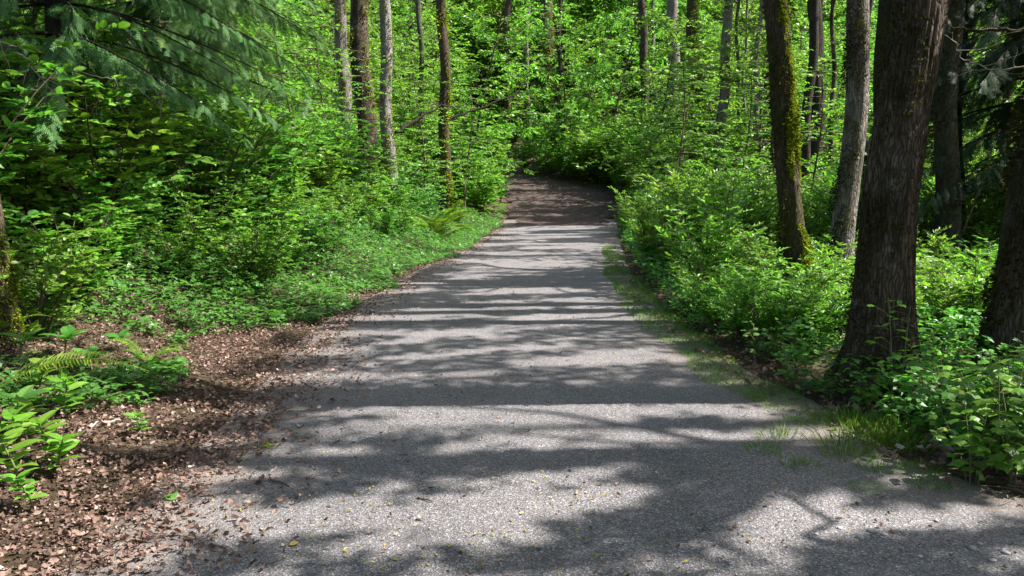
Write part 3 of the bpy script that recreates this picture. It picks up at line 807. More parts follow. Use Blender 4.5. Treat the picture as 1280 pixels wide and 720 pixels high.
SH_R = [shrub_meshes(500 + k, 1.55, .80, 14, .115, LEAF_LANCE, 'leaf_fresh', 13, .7, 10) for k in range(4)]          # right side: lance leaves
SH_L = [shrub_meshes(520 + k, 1.5, .85, 13, .105, LEAF_OVATE, ['leaf_mid', 'leaf_fresh', 'leaf_cool', 'leaf_fresh'][k], 13, .25, 10) for k in range(4)]
SH_F = [shrub_meshes(540 + k, 2.0, 1.05, 13, .15, LEAF_FAR, ['leaf_fresh', 'leaf_mid', 'leaf_fresh'][k], 13, .3, 10) for k in range(3)]
UN_N = [under_meshes(560 + k, 5.0, 1.9, .10, LEAF_OVATE, 'leaf_fresh', 28) for k in range(2)]
UN_F = [under_meshes(580 + k, 7.0, 2.8, .16, LEAF_FAR, 'leaf_fresh', 42, .14, [.8, 2.0, 1.4][k], 1.15, .6, 1.9) for k in range(3)]

rs = np.random.default_rng(2024)
def scatter(cands, mind):
    out = []
    for p in cands:
        if all((p[0] - q[0]) ** 2 + (p[1] - q[1]) ** 2 > mind ** 2 for q in out): out.append(p)
    return out
def in_view(x, y, mx=.70): return y > 1 and abs(x) < mx * y + 1.0
# left thicket
c = [(rs.uniform(-13, -2), rs.uniform(5.6, 26)) for _ in range(4000)]
c = [p for p in c if in_view(*p) and left_edge(p[1]) - p[0] > (1.7 if p[1] < 8 else 1.5 if p[1] < 14 else 1.7 if p[1] < 20 else 1.0) + .3 * math.sin(p[1])
     and left_edge(p[1]) - p[0] < 9]
for k, (x, y) in enumerate(scatter(c, .72)[:170]):
    e = float(left_edge(y)) - x
    s = rs.uniform(.7, 1.15) * (.72 if e < 2.6 else 1.25)
    from_meshes('leafy_shrub', 'broad leaved green shrub in the shady thicket left of the path', 'shrub', SH_L[k % 4], (x, y, float(ground(x, y)) - .03), rs.uniform(0, 6.28),
                'shrubs in the left thicket', (s, s, s * rs.uniform(.85, 1.15)))
# right thicket
c = [(rs.uniform(1.5, 15), rs.uniform(6.8, 27)) for _ in range(4000)]
c = [p for p in c if in_view(*p) and p[0] - right_edge(p[1]) > (.85 if p[1] < 10 else .62) and p[0] - right_edge(p[1]) < 8]
for k, (x, y) in enumerate(scatter(c, .66)[:190]):
    e = x - float(right_edge(y))
    s = rs.uniform(.65, 1.08) * (.55 if y < 8 else .75 if e < 1.0 else 1.0)
    if x > .33 * y and y < 7.6: continue
    if y < 12.5 and x > .26 * y: s *= .48
    from_meshes('bright_shrub', 'light green narrow leaved shrub in the sunny thicket right of the path', 'shrub', SH_R[k % 4], (x, y, float(ground(x, y)) - .03), rs.uniform(0, 6.28),
                'shrubs in the right thicket', (s, s, s * rs.uniform(.85, 1.2)))
# shrubs on the slope beyond the gravel
c = [(rs.uniform(-22, 26), rs.uniform(27, 52)) for _ in range(4000)]
c = [p for p in c if in_view(*p, .66) and (left_edge(p[1]) - p[0] > .9 or p[0] - right_edge(p[1]) > .8)]
c.sort(key=lambda p: abs(p[0]) * .5 + p[1])
for k, (x, y) in enumerate(scatter(c, 1.25)[:190]):
    s = rs.uniform(.8, 1.35) * (1.0 if y < 33 else 1.3)
    from_meshes('slope_shrub', 'leafy shrub on the slope where the dirt path climbs', 'shrub', SH_F[k % 3], (x, y, float(ground(x, y)) - .05), rs.uniform(0, 6.28),
                'shrubs on the far slope', (s, s, s * rs.uniform(.8, 1.2)))
for k, (px, py, s) in enumerate([(925, 425, .55), (955, 432, .6), (985, 440, .62), (1020, 440, .62), (1040, 425, .7), (1000, 415, .7), (895, 415, .6), (965, 410, .75), (870, 395, .6), (1060, 410, .7),
                               (1180, 420, .75), (1210, 430, .8), (1165, 400, .8), (1215, 405, .8), (1150, 430, .6), (1020, 400, .8), (1040, 400, .75)]):
    p = gpix(px, py)
    from_meshes('bright_shrub', 'light green narrow leaved shrub round the feet of the right hand trunks', 'shrub', SH_R[k % 4], p, k * 1.9, 'shrubs round the trunks on the right', (s * .8, s * .8, s * .68))
for k, (px, py, s) in enumerate([(655, 216, .8), (680, 222, .9), (705, 224, .9), (730, 226, 1.0), (755, 229, 1.0), (777, 236, 1.0), (790, 247, 1.0), (690, 204, 1.2), (725, 206, 1.2), (760, 208, 1.2), (660, 196, 1.0), (780, 250, .8),
                               (600, 225, .8), (590, 240, .9), (612, 240, .7), (625, 252, .6), (598, 212, .9), (588, 200, 1.0), (640, 188, 1.0)]):
    p = gpix(px, py)
    from_meshes('slope_shrub', 'leafy shrub crowding the bend of the dirt path', 'shrub', SH_F[k % 3], p, k * 1.9, 'shrubs at the bend of the dirt path', (s * .85, s * .85, s))
# understory trees
near_un = [(-4.4, 11.0, .62), (-6.2, 10.6, .66), (-2.2, 29.5, 1.1), (-3.2, 33, 1.25), (7.4, 31, 1.1), (7.0, 36.5, 1.1), (-2.9, 37, 1.2), (-5.2, 45, 1.4), (-4.6, 52, 1.6), (-7.5, 48, 1.5), (-3.4, 58, 1.8), (-6.4, 57, 1.7), (-.2, 50, 1.5), (2.2, 47, 1.4), (-4.6, 17.2, .95), (-6.8, 15, 1.0), (-7.5, 20, 1.1), (-5.0, 22.5, 1.0), (-2.6, 24, .9), (-9.5, 17, 1.1), (-10, 22, 1.2), (-3.4, 18.3, .75),
           (6.2, 19, .9), (4.8, 23, 1.0), (8.5, 17.5, 1.0), (5.6, 15.0, .75), (9.5, 22, 1.1), (7.2, 25, 1.1), (11.5, 19, 1.0), (-1.5, 26.5, .9), (5.4, 26.5, 1.0)]
for k, (x, y, s) in enumerate(near_un):
    side = 'left' if x < 0 else 'right'
    from_meshes('understory_tree', 'thin young tree with level leafy tiers on the ' + side + ' of the path', 'tree', UN_N[k % 2], (x, y, float(ground(x, y)) - .03), rs.uniform(0, 6.28),
                'young understory trees ' + side + ' of the path', (s, s, s))
c = [(rs.uniform(-26, 28), rs.uniform(28, 58)) for _ in range(5000)]
c = [p for p in c if in_view(*p, .66) and (left_edge(p[1]) - p[0] > 1.3 or p[0] - right_edge(p[1]) > 1.3)]
for k, (x, y) in enumerate(scatter(c, 2.4)[:100]):
    s = rs.uniform(.75, 1.3)
    from_meshes('slope_tree', 'young leafy tree on the slope beyond the gravel path', 'tree', UN_F[k % 3], (x, y, float(ground(x, y)) - .05), rs.uniform(0, 6.28),
                'young trees on the far slope', (s, s, s * rs.uniform(.9, 1.2)))
# trees of the far hillside
def far_tree_meshes(seed):
    rng = np.random.default_rng(seed)
    g, C = crown_geo(0, 0, 1.0, 13, 2.9, rng, 6500, .32, False, 70)
    st = Geo()
    z = np.linspace(-.3, 12, 14)
    S = np.stack([.2 * np.sin(z * .5), .2 * np.cos(z * .4), z], 1)
    tube(st, S, np.linspace(.24, .05, 14), 9)
    limbs(st, S, C, rng, 2, 10, .06)
    return [('crown', g.mesh('crown', M['leaf_fresh'])), ('trunk', st.mesh('trunk', M['bark_dark'], True))]
FT = [far_tree_meshes(600 + k) for k in range(3)]
c = [(rs.uniform(-75, 80), rs.uniform(56, 125)) for _ in range(6000)]
c = [p for p in c if in_view(*p, .66)]
c.sort(key=lambda p: p[1])
for k, (x, y) in enumerate(scatter(c, 4.0)[:170]):
    s = rs.uniform(.8, 1.25)
    from_meshes('hillside_tree', 'far leafy tree on the wooded hillside behind everything', 'tree', FT[k % 3], (x, y, float(ground(x, y)) - .2), rs.uniform(0, 6.28),
                'trees of the far hillside', (s, s, s))

# ------------------------------------------------------------------ conifers with drooping sprays
def frond_tpl(rng, L=.5, nb=9, wide=.17, strip=.0085):
    """a flat cedar spray: axis, branchlets to both sides, short twiglets on them"""
    v, f = [], []
    def strip_(a, b, w0, w1):
        d = b - a; s_ = np.array([-d[1], d[0], 0]); s_ = s_ / (np.linalg.norm(s_) + 1e-9)
        k = len(v)
        v.extend([a - s_ * w0, a + s_ * w0, b + s_ * w1, b - s_ * w1]); f.append((k, k + 1, k + 2, k + 3))
    def P(x, y): return np.array([x, y, -.22 * x * x / L - .6 * y * y / L])
    for q in range(6): strip_(P(L * q / 6, 0), P(L * (q + 1) / 6, 0), strip * .6, strip * .5)
    for q in range(nb):
        x0 = L * (.08 + .9 * q / nb)
        for sg in (1, -1):
            bl = wide * (1 - .55 * (q / nb)) * rng.uniform(.7, 1.1) * min(1, .5 + q / 3)
            dx, dyy = .78, .62 * sg
            e = (x0 + bl * dx, bl * dyy)
            strip_(P(x0, 0), P(*e), strip * .55, strip * .35)
            for w_ in range(3):
                ff = (w_ + 1) / 3.6
                xx, yy = x0 + bl * dx * ff, bl * dyy * ff
                tl = bl * .36 * (1.15 - ff)
                strip_(P(xx, yy), P(xx + tl * .98, yy + tl * .15 * sg), strip * .6, strip * .3)
                strip_(P(xx, yy), P(xx + tl * .45, yy + tl * .8 * sg), strip * .6, strip * .3)
    return (np.array(v), [np.array(f)])
_fr = np.random.default_rng(9)
FROND = [frond_tpl(_fr) for _ in range(3)]
def conifer(name, label, loc, H, seed, zs, reach, nper, fsize, mat, rtrunk, barkm, droop=.35, az=None, hang=1.3, bz=3.0):
    rng = np.random.default_rng(seed)
    t = thing(name, label, 'tree', loc)
    S = spine((0, 0, 0), (0, .1, 4), H, rng, .05)
    trunk_obj(S, rtrunk, rng, M[barkm], t, 24)
    lg = Geo(); fg = [Geo(), Geo(), Geo()]
    z = zs
    while z < H - .5:
        for _ in range(nper):
            a = rng.uniform(0, 2 * PI) if az is None else rng.normal(az[0], az[1])
            L = reach * rng.uniform(.65, 1.1) * (1 - .75 * max(z - bz, 0) / H)
            o = np.array([math.cos(a), math.sin(a), 0]); sd = np.array([-o[1], o[0], 0])
            m_ = 12
            tt = np.linspace(0, 1, m_)
            k = int(np.argmin(abs(S[:, 2] - z)))
            cv = rng.normal(0, .25)
            br = S[k] + o[None] * (L * tt)[:, None] + sd[None] * (cv * L * tt ** 2)[:, None] + np.array([0, 0, 1])[None] * (L * (-.05 * tt - droop * tt ** 2 + .12 * droop * tt ** 4))[:, None]
            tube(lg, br, np.linspace(.020, .004, m_), 5)
            ns = int(L / .052)
            for c in range(ns):
                fr = .12 + .88 * (c + rng.random()) / ns
                kk = fr * (m_ - 1); i0 = min(int(kk), m_ - 2)
                p = br[i0] + (br[i0 + 1] - br[i0]) * (kk - i0)
                sg = 1 if c % 2 else -1
                d = o * rng.uniform(.5, 1.1) + sd * sg * rng.uniform(.2, 1.0) + np.array([0, 0, -hang * rng.uniform(.3, 1.1)])
                n_ = np.array([0, 0, 1]) + o * .6 + sd * sg * .5 + rng.normal(0, .35, 3)
                q = rng.integers(0, 3)
                put(fg[q], FROND[q], [p], [d], [n_], [fsize * rng.uniform(.7, 1.35) * (1.15 - .4 * fr)], np.array([np.clip(rng.normal(.5, .22), 0, 1)]))
        z += rng.uniform(.22, .4)
    G = Geo()
    for q in fg:
        for vv in range(len(q.v)): G.v.append(q.v[vv]); G.a.append(q.a[vv])
        for ff in q.f: G.f.append(ff + G.n)
        G.n += q.n
    G.obj('foliage', M[mat], t)
    lg.obj('limb', M[barkm], t, True)
    return t
b = at(92, 300, 9.6); b[2] = ground(b[0], b[1])
conifer('cedar_tree', 'big dark cedar with drooping blue green sprays left of the path', b, 9.5, 700, 2.0, 3.0, 8, .60, 'needle', .15, 'bark_dark', .40)
b = at(205, 250, 13.5); b[2] = ground(b[0], b[1])
conifer('cedar_tree', 'second cedar, taller and set behind the big drooping cedar', b, 12, 701, 2.2, 2.5, 9, .70, 'needle', .18, 'bark_dark', .32)
b = at(1290, 300, 12.5); b[2] = ground(b[0], b[1])
conifer('hemlock_tree', 'dark hemlock with hanging boughs behind the leaning trunk', b, 10, 702, 1.6, 2.5, 8, .75, 'needle_dark', .15, 'bark_dark', .4, None, 1.4)

# ------------------------------------------------------------------ ferns
def frond_meshes(seed, L, wide, npair=30, mat='fern', arch=.5, rise=.9):
    rng = np.random.default_rng(seed)
    t = np.linspace(0, 1, 16)
    ax = np.stack([L * (t * .85), .04 * L * np.sin(t * 4 + seed), L * (rise * t - (rise + arch * .3) * t ** 2 * .75)], 1)
    g = Geo(); tube(g, ax, np.linspace(.004, .001, 16), 4, att=.9)
    P, D, N, S = [], [], [], []
    for k in range(npair):
        f = .12 + .87 * k / npair
        i = min(int(f * 15), 14); u = f * 15 - i
        p = ax[i] * (1 - u) + ax[i + 1] * u
        T = ax[i + 1] - ax[i]; T /= np.linalg.norm(T)
        for sg in (1, -1):
            d = np.array([0, sg, 0]) + T * .28 + np.array([0, 0, .10]) + rng.normal(0, .06, 3)
            P.append(p); D.append(d); N.append(np.cross(T, [0, 1, 0]) + rng.normal(0, .1, 3))
            S.append(wide * math.sin(PI * min(.18 + f * .86, .985)) ** .8 * rng.uniform(.9, 1.08) + .008)
    tp = (LEAF_FAR[0] * np.array([1, .33, 1]), LEAF_FAR[1])
    put(g, tp, P, D, N, S, rng.beta(2, 2, len(P)))
    return g.mesh('frond', M[mat])
FR = [frond_meshes(800 + k, .75, .10, 30, 'fern', .4 + .2 * k, .95 - .15 * k) for k in range(3)]
def fern(label, loc, n, s, seed, group=None, spread=None, lift=0):
    rng = np.random.default_rng(seed)
    t = thing('sword_fern', label, 'fern', loc, 0, group)
    for k in range(n):
        o = bpy.data.objects.new('frond', FR[k % 3]); col.objects.link(o); o.parent = t
        a = k * 2 * PI / n + rng.normal(0, .2) if spread is None else spread[0] + spread[1] * (k / max(n - 1, 1) - .5)
        o.rotation_euler = (rng.normal(0, .12), -rng.uniform(-.1, .45) - lift, a)
        q = s * rng.uniform(.8, 1.15); o.scale = (q, q, q)
    return t
P_ = gpix(70, 500)
_p0, _p1 = gpix(-6, 505), gpix(150, 522)
_t = thing('sword_fern', 'single arching yellow green fern frond lying over the leaf litter', 'fern', _p0 + np.array([0, 0, .06]))
_o = bpy.data.objects.new('frond', frond_meshes(811, .98, .115, 38, 'fern', .3, .62)); col.objects.link(_o); _o.parent = _t
_o.rotation_euler = (.25, 0, math.atan2(_p1[1] - _p0[1], _p1[0] - _p0[0]))
fern('small fern growing from the mossy base of the edge trunk', gpix(6, 432), 7, .75, 2)
fern('wide arching fern clump at the end of the low left bank', gpix(545, 300), 16, 1.9, 3)
fern('upright yellow green fern in front of the thick gray trunk', gpix(425, 268), 11, 1.6, 4, None, None, .35)
fern('bright upright fern just behind the wide arching clump', gpix(566, 287), 12, 1.6, 5, None, None, .3)
fern('small fern among the leaves below the broad leaved plants', gpix(185, 458), 6, .55, 6)
fern('fern under the thicket left of the pale sunlit trunk', gpix(395, 315), 10, 1.2, 7)

# ------------------------------------------------------------------ near plants
def whorl_meshes(seed, h, nl, ll, tpl, mat, lean, petiole=.0):
    rng = np.random.default_rng(seed)
    t = np.linspace(0, 1, 7)
    ax = np.stack([lean * t ** 1.5, .02 * np.sin(t * 5), h * t], 1)
    st = Geo(); tube(st, ax, np.linspace(.005, .003, 7), 5)
    P, D, N, S = [], [], [], []
    for k in range(nl):
        a = k * 2.4 + rng.normal(0, .2)
        f = 1 - (.30 if nl < 10 else .75) * (k / nl) ** 1.2
        p = np.array([np.interp(f, t, ax[:, q]) for q in range(3)])
        d = np.array([math.cos(a), math.sin(a), .50 - .2 * k / nl])
        P.append(p); D.append(d); N.append(np.array([0, 0, 1]) + rng.normal(0, .15, 3)); S.append(ll * rng.uniform(.7, 1.1))
    g = Geo(); put(g, tpl, P, D, N, S, rng.beta(2, 2, nl))
    return [('foliage', g.mesh('foliage', M[mat])), ('stem', st.mesh('stem', M['stem'], True))]
WH = [whorl_meshes(820 + k, .15, 8, .145, LEAF_OVATE, 'leaf_cool', .07) for k in range(3)]
WH2 = [whorl_meshes(830 + k, .20, 16, .105, LEAF_OVATE, 'leaf_fresh', .05) for k in range(3)]
for k, (px, py, s, lb, mm) in enumerate([
    (76, 452, 1.05, 'pale broad leaved plant with one tall whorl beside the mossy base', WH), (20, 458, .95, 'pale broad leaved plant at the left edge below the fern', WH),
    (88, 528, 1.0, 'bright plant rising through the arching fern frond', WH2), (24, 610, 1.15, 'bushy bright plant at the left edge on leaf litter', WH2),
    (62, 585, 1.0, 'low bright plant right of the bushy plant at the left edge', WH2), (70, 600, .85, 'small bright plant at the front of the left leaf litter', WH2),
    (12, 540, .9, 'bright plant cut by the left edge under the fern frond', WH), (40, 560, .9, 'bright plant between the fern frond and the bushy plant', WH2),
    (178, 548, .55, 'tiny sprig near the pale stick on leaf litter', WH2), (5, 395, .8, 'broad leaved plant in front of the edge trunk moss', WH),
    (48, 500, .9, 'bright plant just above the arching fern frond', WH2), (10, 585, 1.0, 'bright plant at the left edge above the bushy plant', WH2), (120, 470, .8, 'pale plant right of the tall whorl', WH), (38, 640, .7, 'lowest bright plant at the left edge', WH2), (150, 440, .75, 'pale plant among trailing leaves left of the leaf litter', WH)]):
    p = gpix(px, py)
    s *= 1.2
    from_meshes('woodland_plant', lb, 'plant', mm[k % 3], p, k * 1.3, None, (s, s, s))

def cane_meshes(seed, h, ns, ll, mat='leaf_mid', lean=.35):
    """a thimbleberry: canes with big lobed leaves on long stalks"""
    rng = np.random.default_rng(seed)
    st, P, D, N, S = Geo(), [], [], [], []
    for s in range(ns):
        a = rng.uniform(0, 6.28); o = np.array([math.cos(a), math.sin(a), 0])
        hh = h * rng.uniform(.65, 1.1)
        t = np.linspace(0, 1, 8)
        ax = o[None] * (lean * h * rng.uniform(.3, 1.2) * t ** 1.5)[:, None] + np.array([0, 0, 1])[None] * (hh * t)[:, None] + o[None] * .04
        tube(st, ax, np.linspace(.005, .0025, 8), 5)
        nl = int(7 + hh * 9)
        for k in range(nl):
            f = .22 + .78 * (k + .5) / nl
            p = np.array([np.interp(f, t, ax[:, q]) for q in range(3)])
            b_ = rng.uniform(0, 6.28)
            d = np.array([math.cos(b_), math.sin(b_), rng.uniform(.2, .6)])
            pl = rng.uniform(.05, .12)
            e = p + d / np.linalg.norm(d) * pl
            tube(st, np.array([p, (p + e) / 2 + np.array([0, 0, .005]), e]), [.002, .0016, .0014], 3)
            P.append(e); D.append(np.array([d[0], d[1], -.12 + rng.normal(0, .18)]))
            N.append(np.array([0, 0, 1]) + rng.normal(0, .3, 3)); S.append(ll * rng.uniform(.5, 1.1) * (1.1 - .4 * f))
    g = Geo(); put(g, LEAF_LOBED, P, D, N, S, rng.beta(2, 2, len(P)))
    return [('foliage', g.mesh('foliage', M[mat])), ('stem', st.mesh('stem', M['stem'], True))]
CN = [cane_meshes(840 + k, .5, 6, .135, ['leaf_mid', 'leaf_cool', 'leaf_fresh'][k]) for k in range(3)]
CT = cane_meshes(850, .85, 2, .10, 'leaf_fresh', .12)
tb = 'lobed leaf bramble plants at the lower right'
for k, (px, py, s, lb) in enumerate([
    (1120, 520, 1.0, 'tall bramble cane rising in front of the thickest trunk'), (1205, 575, 1.0, None), (1250, 590, 1.05, None), (1275, 566, .95, None), (1190, 550, .8, None),
    (1235, 548, .85, None), (1270, 610, .8, None), (1165, 540, .6, None), (1215, 605, .7, None), (1300, 585, 1.0, None), (1268, 540, .7, None), (1305, 545, .8, None),
    (1185, 515, .6, None), (1222, 520, .7, None), (1035, 500, .45, 'bramble plant at the left foot of the thickest trunk'), (1000, 466, .75, 'bramble plant on the bare ground left of the thickest trunk foot'), (955, 452, .65, 'bramble plant at the edge of the dead leaf patch'), (1046, 480, .6, 'bramble plant hugging the thickest trunk on its left'), (985, 484, .5, 'low bramble plant right of the dead leaf patch'), (1008, 494, .45, 'low bramble plant between the mossy trunk and the thickest trunk'),
    (1080, 512, .4, 'small bramble plant directly before the base of the thickest trunk'), (1320, 560, 1.1, None), (1150, 520, .5, None)]):
    p = gpix(px, py)
    from_meshes('bramble_plant', lb or 'bramble with big lobed leaves in the lower right corner clump', 'plant', CT if k == 0 else CN[k % 3], p, k * 2.1,
                None if lb else tb, (s, s, s))

# ------------------------------------------------------------------ ground cover, leaf litter, grass: nobody could count them
def cover(name, label, n, area, sizes, tpl, mat, hfun, seed, dens=None, kind='stuff', cat='ground cover', flatness=.35, stemmy=False):
    rng = np.random.default_rng(seed)
    x = rng.uniform(area[0], area[1], n); y = area[2] + (area[3] - area[2]) * rng.random(n) ** area[4]
    k = dens(x, y, rng)
    x, y = x[k], y[k]
    z = ground(x, y)
    h = hfun(x, y, rng)
    m_ = len(x)
    a = rng.uniform(0, 2 * PI, m_)
    D = np.stack([np.cos(a), np.sin(a), rng.normal(0, .22, m_)], 1)
    N = np.stack([rng.normal(0, flatness, m_), rng.normal(0, flatness, m_), np.ones(m_)], 1)
    g = Geo()
    put(g, tpl, np.stack([x, y, z + h], 1), D, N, sizes[0] + (sizes[1] - sizes[0]) * rng.random(m_) ** (2.2 if mat == 'dead_leaf' else 1), rng.beta(2, 2, m_))
    return tag(g.obj(name, M[mat]), label, cat, kind=kind)
def vis(x, y): return np.abs(x) < .68 * y + .6
def d_left(x, y, rng):
    e = left_edge(y) - x
    lim = np.interp(y, [3.6, 4.2, 5.0, 7, 8.5], [1.7, 1.5, 1.05, .9, .25]) + .5 * (fbm(x * 1.1, y * 1.1, 71, 3) - .5) * 2
    nn = fbm(x * 1.3, y * 1.3, 72, 3)
    near = np.where(y < 7.5, nn > .37, True) & np.where(y < 4.4, nn > .52, True)
    return vis(x, y) & (e > lim) & (e < 10) & near
def h_left(x, y, rng):
    e = left_edge(y) - x
    return rng.random(len(x)) * np.where(y < 7, .12, .12 + .30 * sstep(.3, 1.6, e)) * (.3 + 1.0 * fbm(x * 1.6, y * 1.6, 73, 2)) + .015
cover('ground_cover', 'low trailing green leaves covering the left bank down to the path', 190000, (-16, .2, 3.2, 27, 1.25), (.05, .10), LEAF_TRI, 'leaf_cool', h_left, 900, d_left)
def d_right(x, y, rng):
    f = x - right_edge(y)
    return vis(x, y) & (f > .35 + .5 * (fbm(x, y, 75, 3) - .4)) & (f < 9) & (y > 4.4) & (fbm(x * 1.2, y * 1.2, 76, 3) > np.where(y < 8, .44, .34))
cover('low_foliage', 'low green leaves over the floor under the right thicket', 150000, (1.2, 18, 4, 27, 1.2), (.05, .10), LEAF_TRI, 'leaf_mid',
      lambda x, y, rng: rng.random(len(x)) * .36 + .015, 901, d_right)
def d_far(x, y, rng):
    return (np.abs(x) < .68 * y) & ((left_edge(y) - x > .2) | (x - right_edge(y) > .2)) & (fbm(x * .5, y * .5, 77, 3) > .40)
cover('far_undergrowth', 'mass of low leaves on the far slope under the trees', 110000, (-45, 45, 26.5, 75, 1.3), (.12, .24), LEAF_FAR, 'leaf_mid',
      lambda x, y, rng: rng.random(len(x)) * .8 + .02, 902, d_far)
# dead leaves
def twig_litter():
    rng = np.random.default_rng(950); g = Geo()
    for k in range(420):
        y = 2.4 + 9 * rng.random() ** 1.6; x = float(left_edge(y)) + .25 - 3.2 * rng.random() ** 1.3
        if k % 5 == 0: x = float(right_edge(y)) + rng.uniform(-.1, .8); y = max(y, 3.4)
        a = rng.uniform(0, 6.28); L = rng.uniform(.05, .22); c = rng.normal(0, .3)
        t = np.linspace(-.5, .5, 5)
        X = x + L * t * math.cos(a) - c * L * t * t * math.sin(a); Y = y + L * t * math.sin(a) + c * L * t * t * math.cos(a)
        tube(g, np.stack([X, Y, ground(X, Y) + .022 + .02 * rng.random()], 1), np.linspace(.003, .0015, 5) * rng.uniform(.7, 1.8), 4)
    return tag(g.obj('twig_litter', M['twig']), 'thin dead twigs mixed into the fallen leaves beside the path', 'litter', kind='stuff')
twig_litter()
CURL = (np.array([(0, 0, 0), (.28, .34, .26), (.62, .17, .05), (1, .07, .22), (.74, -.24, .30), (.25, -.20, .04), (.5, 0, -.04)]), [np.array([(0, 6, 1), (1, 6, 2), (2, 6, 3), (3, 6, 4), (4, 6, 5), (5, 6, 0)])])
def d_litter(x, y, rng):
    e = left_edge(y) - x
    nn = fbm(x * 1.5, y * 1.5, 81, 3)
    dense = (e > -.02 + .3 * (nn - .5)) & (e < 6) & (rng.random(len(x)) < np.clip(fbm(x * 2.6, y * 2.6, 82, 3) * 3.2 - .5, .3, 1))
    fade = (e > -.75) & (rng.random(len(x)) < .6 * np.clip(1 + e / .75, 0, 1) ** 2 * np.clip(nn * 3 - .8, 0, 1))
    return vis(x, y) & (dense | fade) & (np.where(y > 9, (e < 1.3) & (rng.random(len(x)) < .5), True))
cover('leaf_litter', 'brown dead leaves strewn beside the left edge of the path', 300000, (-7, 1.5, 2.2, 26, 1.9), (.008, .052), CURL, 'dead_leaf',
      lambda x, y, rng: rng.random(len(x)) ** 2 * .045 + .014, 903, d_litter, cat='leaf litter', flatness=.6)
def d_litter_r(x, y, rng):
    f = x - right_edge(y)
    c1 = gpix(925, 452); c2 = gpix(1150, 565); c3 = gpix(1060, 520)
    a = np.exp(-(((x - c1[0]) / .45) ** 2 + ((y - c1[1]) / .6) ** 2)) + np.exp(-(((x - c2[0]) / .5) ** 2 + ((y - c2[1]) / .35) ** 2)) + .7 * np.exp(-(((x - c3[0]) / .4) ** 2 + ((y - c3[1]) / .3) ** 2))
    return vis(x, y) & (f > .05) & (rng.random(len(x)) < a + .16)
cover('leaf_patch', 'patches of dead leaves along the right verge', 26000, (1.3, 7, 3, 14, 1.4), (.010, .08), CURL, 'dead_leaf',
      lambda x, y, rng: rng.random(len(x)) ** 2 * .03 + .016, 904, d_litter_r, cat='leaf litter', flatness=.75)
def d_on(x, y, rng):
    return (x > left_edge(y) - .1) & (x < right_edge(y) + .2) & (fbm(x * .9, y * .9, 83, 3) > .40 + .25 * rng.random(len(x)))
cover('bud_litter', 'yellow fallen buds and bits scattered over the gravel', 11000, (-2, 4, 2.2, 20, 1.7), (.008, .026), LEAF_FAR, 'catkin',
      lambda x, y, rng: np.full(len(x), .022), 905, d_on, cat='litter', flatness=.3)
cover('path_litter', 'small brown leaf scraps scattered thinly over the gravel', 9000, (-2, 4, 2.2, 22, 1.7), (.006, .034), CURL, 'dead_leaf',
      lambda x, y, rng: np.full(len(x), .018), 907, lambda x, y, rng: (x > left_edge(y)) & (x < right_edge(y) + .3) & (fbm(x * .7, y * .7, 88, 3) > .36 + .3 * rng.random(len(x))), cat='litter', flatness=.3)
def blades(name, label, n, area, dens, seed, hh):
    rng = np.random.default_rng(seed)
    x = rng.uniform(area[0], area[1], n); y = rng.uniform(area[2], area[3], n)
    k = dens(x, y, rng); x, y = x[k], y[k]; m_ = len(x)
    a = rng.uniform(0, 6.28, m_)
    D = np.stack([np.cos(a) * .5, np.sin(a) * .5, rng.uniform(.6, 1.3, m_)], 1)
    tp = (np.array([(0, .035, 0), (0, -.035, 0), (.5, .03, -.02), (.5, -.03, -.02), (1, 0, -.16)]), [np.array([(2, 3, 4)]), np.array([(0, 1, 3, 2)])])
    g = Geo(); put(g, tp, np.stack([x, y, ground(x, y) + .005], 1), D, rng.normal(0, 1, (m_, 3)), rng.uniform(*hh, m_), rng.beta(2, 2, m_))
    return tag(g.obj(name, M['grass']), label, 'grass', kind='stuff')
def d_grass(x, y, rng):
    f = x - right_edge(y)
    wdt = np.interp(y, [5.2, 6.5, 8.5, 11, 14, 18], [.22, .34, .36, .36, .25, .1])
    return (f > -.18 + .25 * (fbm(x * 2, y * 2, 85, 3) - .4)) & (f < wdt + .3 * (fbm(x * 2, y * 2, 86, 2) - .5)) & (rng.random(len(x)) < np.clip(fbm(x * 3, y * 3, 87, 3) * 5 - 1.2, 0, 1))
blades('grass', 'strip of short green grass along the right edge of the gravel', 150000, (1.2, 3.6, 5.0, 18), d_grass, 906, (.018, .06))
def tuft_mesh(seed, n, h):
    rng = np.random.default_rng(seed)
    g = Geo()
    a = rng.uniform(0, 6.28, n); r = rng.random(n) ** .6
    P = np.stack([.17 * r * np.cos(a), .15 * r * np.sin(a), np.zeros(n)], 1)
    D = np.stack([np.cos(a) * r * .9, np.sin(a) * r * .9, rng.uniform(.5, 1.2, n)], 1)
    tp = (np.array([(0, .022, 0), (0, -.022, 0), (.5, .02, -.02), (.5, -.02, -.02), (1, 0, -.22)]), [np.array([(2, 3, 4)]), np.array([(0, 1, 3, 2)])])
    put(g, tp, P, D, rng.normal(0, 1, (n, 3)), rng.uniform(h * .5, h, n), rng.beta(2, 2, n))
    return g.mesh('grass_tuft', M['grass'])
TF = [tuft_mesh(910 + k, 170, .12) for k in range(3)]
tl = [(975, 548, .8), (1000, 532, .7), (1052, 560, 1.0), (1062, 575, .8), (1085, 548, 1.1), (1120, 545, 1.1), (1110, 560, .9), (1140, 560, .9), (955, 566, .6), (1000, 585, .6), (1040, 530, .9), (1070, 528, 1.0),
      (1150, 590, .6), (1100, 590, .6), (1085, 615, .5), (945, 500, .6), (960, 490, .7), (1160, 612, .6), (1095, 532, 1.0)]
